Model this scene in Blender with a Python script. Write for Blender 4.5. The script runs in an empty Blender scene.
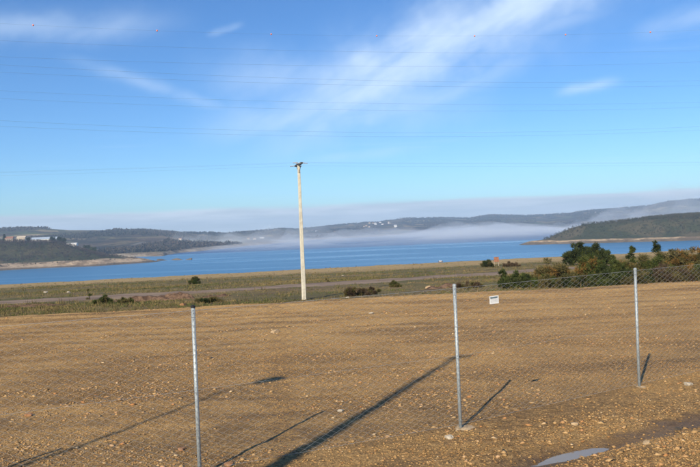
import bpy, math
import numpy as np
from mathutils import Vector, Matrix

SC = bpy.context.scene
COL = SC.collection
R = math.radians

# ------------------------------------------------------------------ camera
CAM_H = 2.87
FPX = 720.0 / 700.0                      # focal length in picture widths
ROLL, PITCH = R(2.3), math.atan(4.5 / 720.0)
cd = bpy.data.cameras.new('camera')
cd.sensor_fit = 'HORIZONTAL'; cd.sensor_width = 36.0; cd.lens = 36.0 * FPX
cd.clip_start = 0.1; cd.clip_end = 40000
cam = bpy.data.objects.new('camera', cd); COL.objects.link(cam)
cam.matrix_world = (Matrix.Translation((0, 0, CAM_H)) @ Matrix.Rotation(-PITCH, 4, 'X')
                    @ Matrix.Rotation(ROLL, 4, 'Y') @ Matrix.Rotation(R(90), 4, 'X'))
SC.camera = cam

# ------------------------------------------------------------------ sun, sky, exposure
SUN_EL, SHADOW_AZ = R(32.6), R(25.5)     # shadows run forward and to the right
sd = bpy.data.lights.new('sun', 'SUN'); sd.energy = 5.0; sd.angle = R(0.53); sd.color = (1.0, 0.87, 0.66)
sun = bpy.data.objects.new('sun', sd); COL.objects.link(sun)
sun.rotation_euler = Vector((math.sin(SHADOW_AZ) * math.cos(SUN_EL), math.cos(SHADOW_AZ) * math.cos(SUN_EL),
                             -math.sin(SUN_EL))).to_track_quat('-Z', 'Y').to_euler()
sun.location = (-20, -45, 40)

vs = SC.view_settings
vs.view_transform = 'Standard'; vs.look = 'None'; vs.gamma = 1.0; vs.exposure = 0.34
vs.use_curve_mapping = False
cy_ = SC.cycles
cy_.max_bounces = 4; cy_.diffuse_bounces = 1; cy_.glossy_bounces = 2; cy_.transmission_bounces = 2; cy_.volume_bounces = 3
cy_.transparent_max_bounces = 4; cy_.caustics_reflective = False; cy_.caustics_refractive = False


class NT:
    """small helper round a node tree"""
    def __init__(s, tree):
        s.t = tree
    def n(s, typ, **kw):
        nd = s.t.nodes.new(typ)
        for k, v in kw.items():
            if k.startswith('i_'):
                key = k[2:]
                key = int(key) if key.isdigit() else key.replace('_', ' ')
                s.set(nd.inputs[key], v)
            else:
                setattr(nd, k, v)
        return nd
    def set(s, sock, v):
        if isinstance(v, bpy.types.NodeSocket):
            s.t.links.new(v, sock)
        elif isinstance(v, bpy.types.Node):
            s.t.links.new(v.outputs[0], sock)
        else:
            sock.default_value = v
    def m(s, op, a, b=None, c=None, clamp=False):
        nd = s.t.nodes.new('ShaderNodeMath'); nd.operation = op; nd.use_clamp = clamp
        for i, v in enumerate((a, b, c)):
            if v is not None:
                s.set(nd.inputs[i], v)
        return nd.outputs[0]
    def ss(s, x, lo, hi):
        nd = s.t.nodes.new('ShaderNodeMapRange'); nd.interpolation_type = 'SMOOTHSTEP'
        s.set(nd.inputs[0], x); s.set(nd.inputs[1], lo); s.set(nd.inputs[2], hi)
        return nd.outputs[0]
    def noise(s, vec, scale, detail=4, rough=0.55, dist=0.0):
        nd = s.t.nodes.new('ShaderNodeTexNoise')
        s.set(nd.inputs['Vector'], vec)
        nd.inputs['Scale'].default_value = scale; nd.inputs['Detail'].default_value = detail
        nd.inputs['Roughness'].default_value = rough; nd.inputs['Distortion'].default_value = dist
        return nd.outputs[0]
    def mapv(s, vec, scale=(1, 1, 1), rot=(0, 0, 0), loc=(0, 0, 0), kind='POINT'):
        nd = s.t.nodes.new('ShaderNodeMapping'); nd.vector_type = kind
        s.set(nd.inputs['Vector'], vec)
        nd.inputs['Scale'].default_value = scale; nd.inputs['Rotation'].default_value = rot
        nd.inputs['Location'].default_value = loc
        return nd.outputs[0]
    def mix(s, f, a, b, mode='MIX'):
        nd = s.t.nodes.new('ShaderNodeMix'); nd.data_type = 'RGBA'; nd.blend_type = mode
        s.set(nd.inputs[0], f)
        s.set(nd.inputs[6], a if not isinstance(a, tuple) else (*a, 1))
        s.set(nd.inputs[7], b if not isinstance(b, tuple) else (*b, 1))
        return nd.outputs[2]
    def ramp(s, f, stops, interp='LINEAR'):
        nd = s.t.nodes.new('ShaderNodeValToRGB'); nd.color_ramp.interpolation = interp
        el = nd.color_ramp.elements
        while len(el) < len(stops):
            el.new(0.5)
        for e, (p, c) in zip(el, stops):
            e.position = p; e.color = (*c, 1)
        s.set(nd.inputs[0], f)
        return nd.outputs[0]


world = bpy.data.worlds.new('World'); SC.world = world; world.use_nodes = True
world.cycles.sampling_method = 'MANUAL'; world.cycles.sample_map_resolution = 512
w = NT(world.node_tree); world.node_tree.nodes.clear()
out = w.n('ShaderNodeOutputWorld')
sky = w.n('ShaderNodeTexSky', sky_type='NISHITA', sun_disc=False, sun_elevation=SUN_EL,
          sun_rotation=math.pi + SHADOW_AZ, altitude=350.0, air_density=1.0, dust_density=0.35, ozone_density=1.8)
skyc = w.n('ShaderNodeHueSaturation', i_Saturation=1.12, i_Color=sky)
skyc = w.mix(1.0, skyc.outputs[0], (0.52, 0.765, 1.04), 'MULTIPLY')
bg = w.n('ShaderNodeBackground', i_Color=skyc, i_Strength=0.108)
tc = w.n('ShaderNodeTexCoord').outputs['Generated']
nrm = w.n('ShaderNodeVectorMath', operation='NORMALIZE', i_0=tc)
sep = w.n('ShaderNodeSeparateXYZ', i_0=nrm)
X, Y, Z = sep.outputs
el = w.m('MULTIPLY', w.m('ARCSINE', Z), 57.2958)
az = w.m('MULTIPLY', w.m('ARCTAN2', X, Y), 57.2958)
# high cirrus: noise on a flat layer far above, so it foreshortens towards the horizon
zz = w.m('MAXIMUM', Z, 0.03)
lay = w.n('ShaderNodeCombineXYZ', i_0=w.m('DIVIDE', X, zz), i_1=w.m('DIVIDE', Y, zz), i_2=0.0).outputs[0]
fib = w.noise(w.mapv(lay, (0.45, 1.5, 1), (0, 0, R(38))), 1.6, 5, 0.62, 0.7)
big = w.noise(w.mapv(lay, (1, 1, 1), (0, 0, 0), (3.1, 0.4, 0)), 0.36, 3, 0.5)
cir = w.m('MULTIPLY', w.ss(fib, 0.42, 0.85), w.ss(big, 0.48, 0.72))
def streak(a0, e0, a1, e1, wid):
    """soft band of cloud from (azimuth, elevation) to (azimuth, elevation), degrees"""
    dx, dy = a1 - a0, e1 - e0; L = math.hypot(dx, dy); dx /= L; dy /= L
    u = w.m('SUBTRACT', az, a0); v = w.m('SUBTRACT', el, e0)
    t = w.m('DIVIDE', w.m('ADD', w.m('MULTIPLY', u, dx), w.m('MULTIPLY', v, dy)), L)
    d = w.m('ADD', w.m('MULTIPLY', u, -dy), w.m('MULTIPLY', v, dx))
    d = w.m('ADD', d, w.m('MULTIPLY', w.m('SUBTRACT', warp, 0.5), wid * 1.6))
    g = w.m('POWER', 2.718, w.m('MULTIPLY', w.m('MULTIPLY', d, d), -1.0 / (wid * wid)))
    ends = w.m('MULTIPLY', w.ss(t, -0.35, 0.25), w.m('SUBTRACT', 1.0, w.ss(t, 0.7, 1.3)))
    return w.m('MULTIPLY', g, ends)
ae = w.n('ShaderNodeCombineXYZ', i_0=az, i_1=el, i_2=0.0).outputs[0]
warp = w.noise(ae, 0.22, 3, 0.6)
fine = w.noise(w.mapv(ae, (6.0, 2.1, 1), (0, 0, R(24)), (0, 0, 0), 'TEXTURE'), 1.0, 4, 0.5, 0.0)
st = w.m('MULTIPLY', streak(20, 18.8, -4, 9.2, 2.8), 0.80)
for a in ((-31, 14.6, -15, 16.0, 1.0, 0.34), (-19.2, 12.8, -9.0, 9.6, 0.5, 0.26), (-10.2, 15.3, -8.0, 16.0, 0.25, 0.42),
          (17.0, 9.7, 20.6, 10.0, 0.35, 0.42), (-9, 8.6, 5.0, 9.6, 1.4, 0.45), (23, 13.4, 28, 14.2, 0.7, 0.35),
          (-3, 5.6, 6, 6.1, 0.45, 0.22), (8, 9.6, -9, 12.2, 2.0, 0.38), (4, 15.0, -6, 11.0, 1.2, 0.25), (14, 12.5, 4, 8.6, 1.0, 0.35), (20, 15.2, 12, 13.6, 0.7, 0.3)):
    st = w.m('MAXIMUM', st, w.m('MULTIPLY', streak(*a[:5]), a[5]))
st = w.m('MULTIPLY', st, w.ss(fine, -0.05, 0.78))
cmask = w.m('MINIMUM', w.m('ADD', w.m('MULTIPLY', cir, 0.20), st), 0.85)
cbg = w.n('ShaderNodeBackground', i_Color=(0.70, 0.84, 1.0, 1), i_Strength=0.95)
mx1 = w.n('ShaderNodeMixShader', i_0=cmask, i_1=bg.outputs[0], i_2=cbg.outputs[0])
# low sheet of stratus all round the horizon
bn = w.noise(w.mapv(ae, (0.06, 0.6, 1)), 1.0, 4, 0.6)
topn = w.m('ADD', w.m('ADD', 1.45, w.m('MULTIPLY', bn, 1.15)), 0.0)
band = w.m('SUBTRACT', 1.0, w.ss(w.m('SUBTRACT', el, topn), -0.28, 0.16))
tex = w.noise(w.mapv(ae, (0.10, 1.1, 1), (0, 0, 0), (7, 3, 0)), 1.0, 3, 0.6)
band = w.m('MULTIPLY', band, w.m('ADD', 0.66, w.m('MULTIPLY', tex, 0.55)), clamp=True)
bcol = w.mix(w.ss(tex, 0.3, 0.7), (0.43, 0.50, 0.60), (0.58, 0.66, 0.75))
bbg = w.n('ShaderNodeBackground', i_Color=bcol, i_Strength=1.05)
mx2 = w.n('ShaderNodeMixShader', i_0=band, i_1=mx1.outputs[0], i_2=bbg.outputs[0])
world.node_tree.links.new(mx2.outputs[0], out.inputs[0])

# ------------------------------------------------------------------ helpers
rng = np.random.default_rng(7)

def _hash(ix, iy, seed):
    h = (ix.astype(np.int64) * 374761393 + iy.astype(np.int64) * 668265263 + seed * 1442695041) & 0xffffffff
    h = ((h ^ (h >> 13)) * 1274126177) & 0xffffffff
    return ((h ^ (h >> 16)) & 0xffff) / 65535.0
def vnoise(x, y, seed=0):
    ix = np.floor(x); iy = np.floor(y); fx = x - ix; fy = y - iy
    fx = fx * fx * (3 - 2 * fx); fy = fy * fy * (3 - 2 * fy)
    a = _hash(ix, iy, seed); b = _hash(ix + 1, iy, seed); c = _hash(ix, iy + 1, seed); d = _hash(ix + 1, iy + 1, seed)
    return (a * (1 - fx) + b * fx) * (1 - fy) + (c * (1 - fx) + d * fx) * fy
def fbm(x, y, oct=4, seed=0, gain=0.5):
    x = np.asarray(x, float); y = np.asarray(y, float)
    s = 0; amp = 1; tot = 0
    for i in range(oct):
        s = s + amp * (vnoise(x, y, seed + i * 17) - 0.5); tot += amp
        x = x * 2.03 + 11.3; y = y * 2.03 + 5.7; amp *= gain
    return s / tot * 2
def smooth(a, b, x):
    t = np.clip((x - a) / (b - a), 0, 1); return t * t * (3 - 2 * t)

def mesh_np(name, V, F, shade=False):
    """V (n,3), F (m,3) or (m,4) -> mesh data"""
    V = np.asarray(V, np.float32); F = np.asarray(F, np.int32)
    me = bpy.data.meshes.new(name)
    k = F.shape[1]
    me.vertices.add(len(V)); me.vertices.foreach_set('co', V.ravel())
    me.loops.add(F.size); me.loops.foreach_set('vertex_index', F.ravel())
    me.polygons.add(len(F)); me.polygons.foreach_set('loop_start', np.arange(0, F.size, k, dtype=np.int32))
    if shade:
        me.polygons.foreach_set('use_smooth', np.ones(len(F), bool))
    me.update(calc_edges=True); me.validate()
    return me
class MB:
    """collects shapes into one mesh (mixed polygons)"""
    def __init__(s):
        s.v = []; s.f = []; s.mi = []
    def add(s, vs, fs, mi=0):
        o = len(s.v); s.v += [tuple(p) for p in vs]
        s.f += [tuple(i + o for i in f) for f in fs]; s.mi += [mi] * len(fs)
        return s
    def box(s, c, d, rz=0.0, mi=0, taper=1.0):
        x, y, z = d[0] / 2, d[1] / 2, d[2] / 2; ca, sa = math.cos(rz), math.sin(rz)
        P = []
        for k, t in ((-z, 1.0), (z, taper)):
            for i, j in ((-x, -y), (x, -y), (x, y), (-x, y)):
                i *= t; j *= t
                P.append((c[0] + ca * i - sa * j, c[1] + sa * i + ca * j, c[2] + k))
        return s.add(P, [(3, 2, 1, 0), (4, 5, 6, 7), (0, 1, 5, 4), (1, 2, 6, 5), (2, 3, 7, 6), (3, 0, 4, 7)], mi)
    def tube(s, pts, rads, n=8, mi=0, cap=True):
        pts = [Vector(p) for p in pts]; P = []; Fc = []
        if not hasattr(rads, '__len__'):
            rads = [rads] * len(pts)
        for i, p in enumerate(pts):
            t = (pts[min(i + 1, len(pts) - 1)] - pts[max(i - 1, 0)]).normalized()
            a = t.cross(Vector((0, 0, 1)) if abs(t.z) < 0.9 else Vector((1, 0, 0))).normalized(); b = t.cross(a)
            for k in range(n):
                q = 2 * math.pi * k / n
                P.append(p + (a * math.cos(q) + b * math.sin(q)) * rads[i])
        for i in range(len(pts) - 1):
            for k in range(n):
                Fc.append((i * n + k, i * n + (k + 1) % n, (i + 1) * n + (k + 1) % n, (i + 1) * n + k))
        if cap:
            Fc.append(tuple(range(n - 1, -1, -1))); Fc.append(tuple(range((len(pts) - 1) * n, len(pts) * n)))
        return s.add(P, Fc, mi)
    def build(s, name, mats, parent=None, smooth_=False):
        me = bpy.data.meshes.new(name); me.from_pydata(s.v, [], s.f)
        for i, m_ in enumerate(mats if isinstance(mats, (list, tuple)) else [mats]):
            me.materials.append(m_)
        me.polygons.foreach_set('material_index', s.mi)
        if smooth_:
            me.polygons.foreach_set('use_smooth', [True] * len(s.f))
        me.update()
        return put(name, me, None, parent)
def put(name, me, mt=None, parent=None, loc=None):
    if mt is not None:
        me.materials.append(mt)
    o = bpy.data.objects.new(name, me); COL.objects.link(o)
    o.parent = parent
    if loc is not None:
        o.location = loc
    return o
def tag(o, label=None, cat=None, group=None, kind=None):
    if label: o['label'] = label
    if cat: o['category'] = cat
    if group: o['group'] = group
    if kind: o['kind'] = kind
    return o
def thing(name, label, cat, loc=(0, 0, 0), rz=0.0, group=None):
    o = bpy.data.objects.new(name, None); COL.objects.link(o); o.empty_display_size = 0.2
    o.location = loc; o.rotation_euler = (0, 0, rz)
    return tag(o, label, cat, group)

def mat(name, build, disp=None):
    m_ = bpy.data.materials.new(name); m_.use_nodes = True
    t = m_.node_tree; t.nodes.clear()
    n = NT(t); o = n.n('ShaderNodeOutputMaterial')
    b = n.n('ShaderNodeBsdfPrincipled')
    t.links.new(b.outputs[0], o.inputs[0])
    b.inputs['Specular IOR Level'].default_value = 0.3
    build(n, b)
    return m_
def pos(n):
    return n.n('ShaderNodeNewGeometry').outputs['Position']
def bump(n, h, strength, dist):
    return n.n('ShaderNodeBump', i_Height=h, i_Strength=strength, i_Distance=dist).outputs[0]
def plain(name, col, rough=0.7, metal=0.0, var=0.15, scale=8.0, bmp=0.0):
    def f(n, b):
        tcx = n.n('ShaderNodeTexCoord').outputs['Object']
        a = n.noise(tcx, scale, 5, 0.6)
        lo = tuple(c * (1 - var) for c in col); hi = tuple(min(1, c * (1 + var)) for c in col)
        n.set(b.inputs['Base Color'], n.mix(n.ss(a, 0.3, 0.7), lo, hi))
        b.inputs['Roughness'].default_value = rough; b.inputs['Metallic'].default_value = metal
        if bmp:
            n.set(b.inputs['Normal'], bump(n, a, bmp, 0.02))
    return mat(name, f)
def island_mat(name, stops, rough=0.85, trans=0.0, lowfreq=None):
    """every loose piece of the mesh takes its own colour from the ramp"""
    def f(n, b):
        g = n.n('ShaderNodeNewGeometry')
        r = g.outputs['Random Per Island']
        if lowfreq:
            k = n.noise(g.outputs['Position'], lowfreq, 3, 0.5)
            r = n.m('ADD', n.m('MULTIPLY', r, 0.55), n.m('MULTIPLY', n.ss(k, 0.3, 0.7), 0.45))
        c = n.ramp(r, stops)
        n.set(b.inputs['Base Color'], c)
        b.inputs['Roughness'].default_value = rough; b.inputs['Specular IOR Level'].default_value = 0.2
        if trans:
            tr = n.n('ShaderNodeBsdfTranslucent', i_Color=c)
            mxs = n.n('ShaderNodeMixShader', i_0=trans, i_1=b.outputs[0], i_2=tr.outputs[0])
            o = [q for q in n.t.nodes if q.type == 'OUTPUT_MATERIAL'][0]
            n.t.links.new(mxs.outputs[0], o.inputs[0])
    return mat(name, f)

# ------------------------------------------------------------------ materials of the ground
def gravel_soil(n, b):
    p = pos(n); s = n.n('ShaderNodeSeparateXYZ', i_0=p)
    x, y = s.outputs[0], s.outputs[1]
    # scraped bands run along the platform edge
    bands = n.noise(n.mapv(p, (0.13, 0.95, 1), (0, 0, R(-8))), 1.0, 6, 0.68, 0.3)
    patch = n.noise(p, 0.35, 5, 0.6)
    grain = n.noise(p, 14.0, 6, 0.75)
    grit = n.n('ShaderNodeTexVoronoi', i_Vector=p, i_Scale=26.0)
    c = n.mix(n.ss(n.m('ADD', n.m('MULTIPLY', bands, 0.6), n.m('MULTIPLY', patch, 0.4)), 0.40, 0.60), (0.155, 0.094, 0.042), (0.33, 0.205, 0.085))
    # dry tan band along the edge; far ground's grazing-light brightness painted in too
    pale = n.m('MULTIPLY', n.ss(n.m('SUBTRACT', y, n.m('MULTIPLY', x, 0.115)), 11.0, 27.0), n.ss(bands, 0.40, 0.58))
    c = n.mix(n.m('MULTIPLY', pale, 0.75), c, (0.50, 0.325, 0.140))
    c = n.mix(n.m('MULTIPLY', n.ss(grain, 0.40, 0.66), 0.7), c, (0.42, 0.27, 0.12))
    c = n.mix(n.m('MULTIPLY', n.ss(grain, 0.46, 0.26), 0.75), c, (0.095, 0.060, 0.030))
    peb = n.m('MULTIPLY', n.ss(grit.outputs['Distance'], 0.32, 0.12), n.ss(n.noise(p, 2.2, 4, 0.6), 0.42, 0.6))
    scr = n.noise(n.mapv(p, (0.5, 3.2, 1), (0, 0, R(-10))), 1.0, 6, 0.7, 0.2)
    c = n.mix(n.m('MULTIPLY', n.ss(scr, 0.50, 0.34), 0.38), c, (0.12, 0.076, 0.040))
    c = n.mix(n.m('MULTIPLY', peb, 0.6), c, n.mix(0.5, (0.36, 0.24, 0.14), grit.outputs['Color'], 'MULTIPLY'))
    g2 = n.n('ShaderNodeTexVoronoi', i_Vector=p, i_Scale=75.0); g3 = n.n('ShaderNodeTexVoronoi', i_Vector=p, i_Scale=33.0)
    for gg, lo, hi in ((g2, 0.62, 1.32), (g3, 0.70, 1.26)):
        k_ = n.n('ShaderNodeSeparateColor', i_0=gg.outputs['Color']).outputs[1]
        k_ = n.m('ADD', lo, n.m('MULTIPLY', k_, hi - lo))
        c = n.mix(1.0, c, n.n('ShaderNodeCombineColor', i_0=k_, i_1=k_, i_2=k_).outputs[0], 'MULTIPLY')
    # damp wheel track outside the fence
    px = n.m('SUBTRACT', x, 2.7); py = n.m('SUBTRACT', y, 9.03)
    dd = n.m('ADD', n.m('MULTIPLY', px, -0.47), n.m('MULTIPLY', py, 0.883))
    tt = n.m('ADD', n.m('MULTIPLY', px, 0.883), n.m('MULTIPLY', py, 0.47))
    dw = n.m('ADD', dd, n.m('MULTIPLY', n.m('SUBTRACT', n.noise(p, 1.3, 4, 0.6), 0.5), 0.55))
    wet = n.m('MULTIPLY', n.ss(n.m('ABSOLUTE', dw), 0.42, 0.10), n.m('MULTIPLY', n.ss(tt, -1.6, -0.6), n.ss(tt, 4.6, 2.2)))
    c = n.mix(n.m('MULTIPLY', wet, 0.60), c, (0.075, 0.048, 0.026))
    damp = n.m('MULTIPLY', n.ss(n.noise(p, 0.9, 4, 0.6), 0.52, 0.68), n.ss(y, 16.0, 9.0))
    c = n.mix(n.m('MULTIPLY', damp, 0.68), c, (0.115, 0.072, 0.037))
    c = n.mix(1.0, c, (1.13, 1.10, 0.97), 'MULTIPLY')
    n.set(b.inputs['Base Color'], c)
    n.set(b.inputs['Roughness'], n.m('SUBTRACT', 0.92, n.m('MULTIPLY', wet, 0.4)))
    h = n.m('ADD', n.m('MULTIPLY', grain, 1.0), n.m('MULTIPLY', n.noise(p, 45.0, 4, 0.7), 0.5))
    h = n.m('ADD', h, n.m('MULTIPLY', n.ss(grit.outputs['Distance'], 0.4, 0.0), 0.5))
    n.set(b.inputs['Normal'], bump(n, h, 0.9, 0.03))
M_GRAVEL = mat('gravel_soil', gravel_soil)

def field_mat(n, b):
    p = pos(n); s = n.n('ShaderNodeSeparateXYZ', i_0=p); x, y, z = s.outputs
    ye = n.m('SUBTRACT', y, n.m('MULTIPLY', n.m('MULTIPLY', x, 0.2), n.m('DIVIDE', n.m('SUBTRACT', y, 45.0), 100.0, clamp=True)))
    st_ = n.noise(n.mapv(p, (0.05, 0.22, 1), (0, 0, R(-14))), 1.0, 5, 0.62, 0.4)
    pt = n.noise(p, 0.22, 6, 0.65); gr = n.noise(p, 2.6, 5, 0.7)
    c = n.mix(n.ss(st_, 0.42, 0.58), (0.24, 0.175, 0.078), (0.115, 0.112, 0.038))
    c = n.mix(n.m('MULTIPLY', n.ss(pt, 0.5, 0.66), 0.7), c, (0.15, 0.10, 0.062))
    c = n.mix(n.m('MULTIPLY', n.ss(gr, 0.4, 0.65), 0.45), c, (0.25, 0.195, 0.095))
    c = n.mix(n.m('MULTIPLY', n.ss(n.m('ADD', ye, n.m('MULTIPLY', n.m('SUBTRACT', pt, 0.5), 40.0)), 108.0, 126.0), 0.9), c, (0.46, 0.33, 0.16))
    # disturbed earth at the foot of the platform
    ea = n.m('MULTIPLY', n.ss(ye, 54.0, 44.0), n.ss(st_, 0.35, 0.55))
    c = n.mix(n.m('MULTIPLY', ea, 0.8), c, (0.12, 0.078, 0.05))
    n.set(b.inputs['Base Color'], c); b.inputs['Roughness'].default_value = 0.95
    n.set(b.inputs['Normal'], bump(n, n.m('ADD', gr, n.noise(p, 9.0, 4, 0.7)), 0.9, 0.25))
M_FIELD = mat('rough_grass_soil', field_mat)

def track_mat(n, b):
    p = pos(n); a = n.noise(n.mapv(p, (0.3, 1.2, 1), (0, 0, R(-28))), 0.6, 5, 0.6); g = n.noise(p, 3.0, 5, 0.7)
    c = n.mix(n.ss(a, 0.35, 0.65), (0.155, 0.108, 0.078), (0.27, 0.20, 0.14))
    c = n.mix(n.m('MULTIPLY', n.ss(g, 0.5, 0.7), 0.4), c, (0.32, 0.25, 0.17))
    n.set(b.inputs['Base Color'], c); b.inputs['Roughness'].default_value = 0.95
    n.set(b.inputs['Normal'], bump(n, g, 0.6, 0.1))
M_TRACK = mat('packed_dirt', track_mat)

def water_mat(n, b):
    p = pos(n)
    b.inputs['IOR'].default_value = 1.33; b.inputs['Specular IOR Level'].default_value = 0.5
    lanes = n.noise(n.mapv(p, (0.0016, 0.011, 1), (0, 0, R(4))), 1.0, 5, 0.6, 0.6)
    calm = n.ss(lanes, 0.45, 0.85)
    n.set(b.inputs['Base Color'], (0.040, 0.155, 0.30, 1))
    n.set(b.inputs['Roughness'], n.m('SUBTRACT', 0.34, n.m('MULTIPLY', calm, 0.20)))
    h = n.m('ADD', n.noise(n.mapv(p, (0.25, 0.6, 1)), 1.0, 4, 0.6), n.m('MULTIPLY', n.noise(n.mapv(p, (0.03, 0.09, 1)), 1.0, 3, 0.6), 3.0))
    n.set(b.inputs['Normal'], bump(n, h, n.m('SUBTRACT', 0.55, n.m('MULTIPLY', calm, 0.3)), 0.5))
M_WATER = mat('lake_water', water_mat)

def hill_mat(n, b):
    p = pos(n); z = n.n('ShaderNodeSeparateXYZ', i_0=p).outputs[2]
    big_ = n.noise(p, 0.0022, 5, 0.6); wd = n.noise(p, 0.0075, 6, 0.65, 0.5)
    vor = n.n('ShaderNodeTexVoronoi', i_Vector=n.mapv(p, (1, 0.5, 1), (0, 0, 0.4)), i_Scale=0.0075)
    fieldc = n.ramp(n.n('ShaderNodeSeparateColor', i_0=vor.outputs['Color']).outputs[0],
                    [(0.0, (0.12, 0.14, 0.06)), (0.3, (0.11, 0.085, 0.06)), (0.55, (0.21, 0.175, 0.09)), (0.75, (0.19, 0.135, 0.08)), (0.95, (0.38, 0.31, 0.18))])
    woodc = n.mix(n.ss(n.noise(p, 0.012, 4, 0.6), 0.4, 0.62), (0.036, 0.038, 0.030), (0.105, 0.076, 0.058))
    c = n.mix(n.ss(n.m('ADD', n.m('MULTIPLY', wd, 0.65), n.m('MULTIPLY', big_, 0.35)), 0.47, 0.54), woodc, fieldc)
    tex_ = n.noise(p, 0.06, 5, 0.75)
    c = n.mix(n.m('MULTIPLY', n.ss(tex_, 0.5, 0.72), 0.5), c, (0.028, 0.034, 0.024))
    # bare drawdown shore
    zs = n.m('ADD', z, n.m('MULTIPLY', n.m('SUBTRACT', n.noise(p, 0.01, 4, 0.6), 0.5), 7.0))
    c = n.mix(n.ss(zs, -28.5, -31.0), c, n.mix(n.ss(n.noise(p, 0.02, 5, 0.65), 0.4, 0.6), (0.24, 0.185, 0.125), (0.42, 0.35, 0.26)))
    n.set(b.inputs['Base Color'], c); b.inputs['Roughness'].default_value = 1.0
    b.inputs['Specular IOR Level'].default_value = 0.05
    n.set(b.inputs['Normal'], bump(n, tex_, 1.0, 14.0))
M_HILL = mat('hill_cover', hill_mat)

def bank_mat(n, b, zt=-27.5, zm=-34.8, pale=(0.43, 0.33, 0.225)):
    p = pos(n); z = n.n('ShaderNodeSeparateXYZ', i_0=p).outputs[2]
    a = n.noise(p, 0.018, 6, 0.65, 0.4); g = n.noise(p, 0.11, 5, 0.75)
    c = n.mix(n.ss(a, 0.4, 0.62), (0.045, 0.052, 0.024), (0.098, 0.082, 0.046))
    c = n.mix(n.m('MULTIPLY', n.ss(g, 0.48, 0.66), 0.6), c, (0.035, 0.040, 0.022))
    zs = n.m('ADD', z, n.m('MULTIPLY', n.m('SUBTRACT', n.noise(p, 0.02, 4, 0.6), 0.5), 5.0))
    bank = n.mix(n.ss(n.noise(p, 0.05, 5, 0.7), 0.38, 0.62), (0.17, 0.125, 0.080), pale)
    c = n.mix(n.ss(zs, zt, zt - 1.5), c, bank)
    c = n.mix(n.m('MULTIPLY', n.ss(n.m('ADD', zs, n.m('MULTIPLY', n.m('SUBTRACT', g, 0.5), 2.0)), zm + 1.0, zm - 0.6), 0.8), c, (0.105, 0.085, 0.06))
    n.set(b.inputs['Base Color'], c); b.inputs['Roughness'].default_value = 1.0
    b.inputs['Specular IOR Level'].default_value = 0.05
    n.set(b.inputs['Normal'], bump(n, g, 1.0, 4.0))
M_BANK = mat('heath_and_bank', bank_mat)
M_PENBANK = mat('heath_and_low_bank', lambda n, b: bank_mat(n, b, -30.3, -33.6, (0.50, 0.37, 0.23)))

# ------------------------------------------------------------------ ground heights
LAKE = -37.0
YP = [-600, 33, 45, 60, 100, 150, 170, 260, 330, 400]
ZP = [-2.4, -1.5, -1.55, -2.0, -3.5, -5.05, -7.0, -28.0, -40.0, -40.0]
def field_z(x, y):
    x = np.asarray(x, float); y = np.asarray(y, float)
    ye = y - 0.2 * x * np.clip((y - 45) / 100, 0, 1)
    z = np.interp(ye, YP, ZP)
    return z + np.where(y > 34, 0.16 * fbm(x * 0.13, y * 0.13, 4, 3) + 0.06 * fbm(x * 0.9, y * 0.9, 2, 5), 0) * np.clip((y - 34) / 6, 0, 1)
def edge_y(x):
    return 29.3 + 0.115 * x
def rut(x, y):
    px, py = x - 2.7, y - 9.03
    dd = -0.47 * px + 0.883 * py; tt = 0.883 * px + 0.47 * py
    return dd, tt
def ground_z(x, y):
    x = np.asarray(x, float); y = np.asarray(y, float)
    z = 0.05 * fbm(x * 0.22, y * 0.3, 3, 21) + 0.022 * fbm(x * 1.1, y * 1.6, 4, 31) + 0.018 * fbm(x * 5, y * 5, 3, 41)
    dd, tt = rut(x, y)
    along = smooth(-2.2, -0.8, tt) * (1 - smooth(3.0, 5.5, tt))
    z = z - 0.065 * np.exp(-(dd / 0.26) ** 2) * along * (0.75 + 0.25 * np.cos(tt * 1.8))
    z = z + 0.045 * np.exp(-((dd + 0.62) / 0.3) ** 2) * along
    z = z - 0.05 * np.exp(-(((tt) / 0.75) ** 2 + (dd / 0.22) ** 2))      # puddle hollow
    s = y - edge_y(x) - 0.35 * fbm(x * 0.25, y * 0 + 2.2, 3, 51)
    z = z + 0.10 * np.exp(-((s + 0.8) / 0.9) ** 2) * (0.6 + 0.5 * fbm(x * 0.4, y * 0.4, 3, 61))
    return z - 2.3 * smooth(-0.2, 4.2, s)
def axis(a, b, fa, fb, fine, coarse):
    return np.unique(np.round(np.concatenate([np.arange(a, fa, coarse), np.arange(fa, fb, fine), np.arange(fb, b + coarse, coarse)]), 4))
def grid(xs, ys, zf):
    gx, gy = np.meshgrid(xs, ys); V = np.stack([gx, gy, zf(gx, gy)], -1).reshape(-1, 3)
    nx, ny = len(xs), len(ys)
    i = (np.arange(ny - 1)[:, None] * nx + np.arange(nx - 1)[None]).ravel()
    return V, np.stack([i, i + 1, i + nx + 1, i + nx], 1)
def structure(name, V, F, mt, sm=True):
    return tag(put(name, mesh_np(name, V, F, sm), mt), kind='structure')

V, F = grid(axis(-46, 54, -15, 18, 0.085, 1.0), axis(-40, 35.5, 6.0, 33.5, 0.085, 1.0), ground_z)
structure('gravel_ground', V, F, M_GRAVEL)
V, F = grid(axis(-420, 420, -60, 75, 0.6, 12), axis(-560, 330, 30, 160, 0.6, 10), lambda x, y: np.where(y < edge_y(x) + 1.5, np.minimum(field_z(x, y), -2.3), field_z(x, y)))
structure('field', V, F, M_FIELD)
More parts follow.
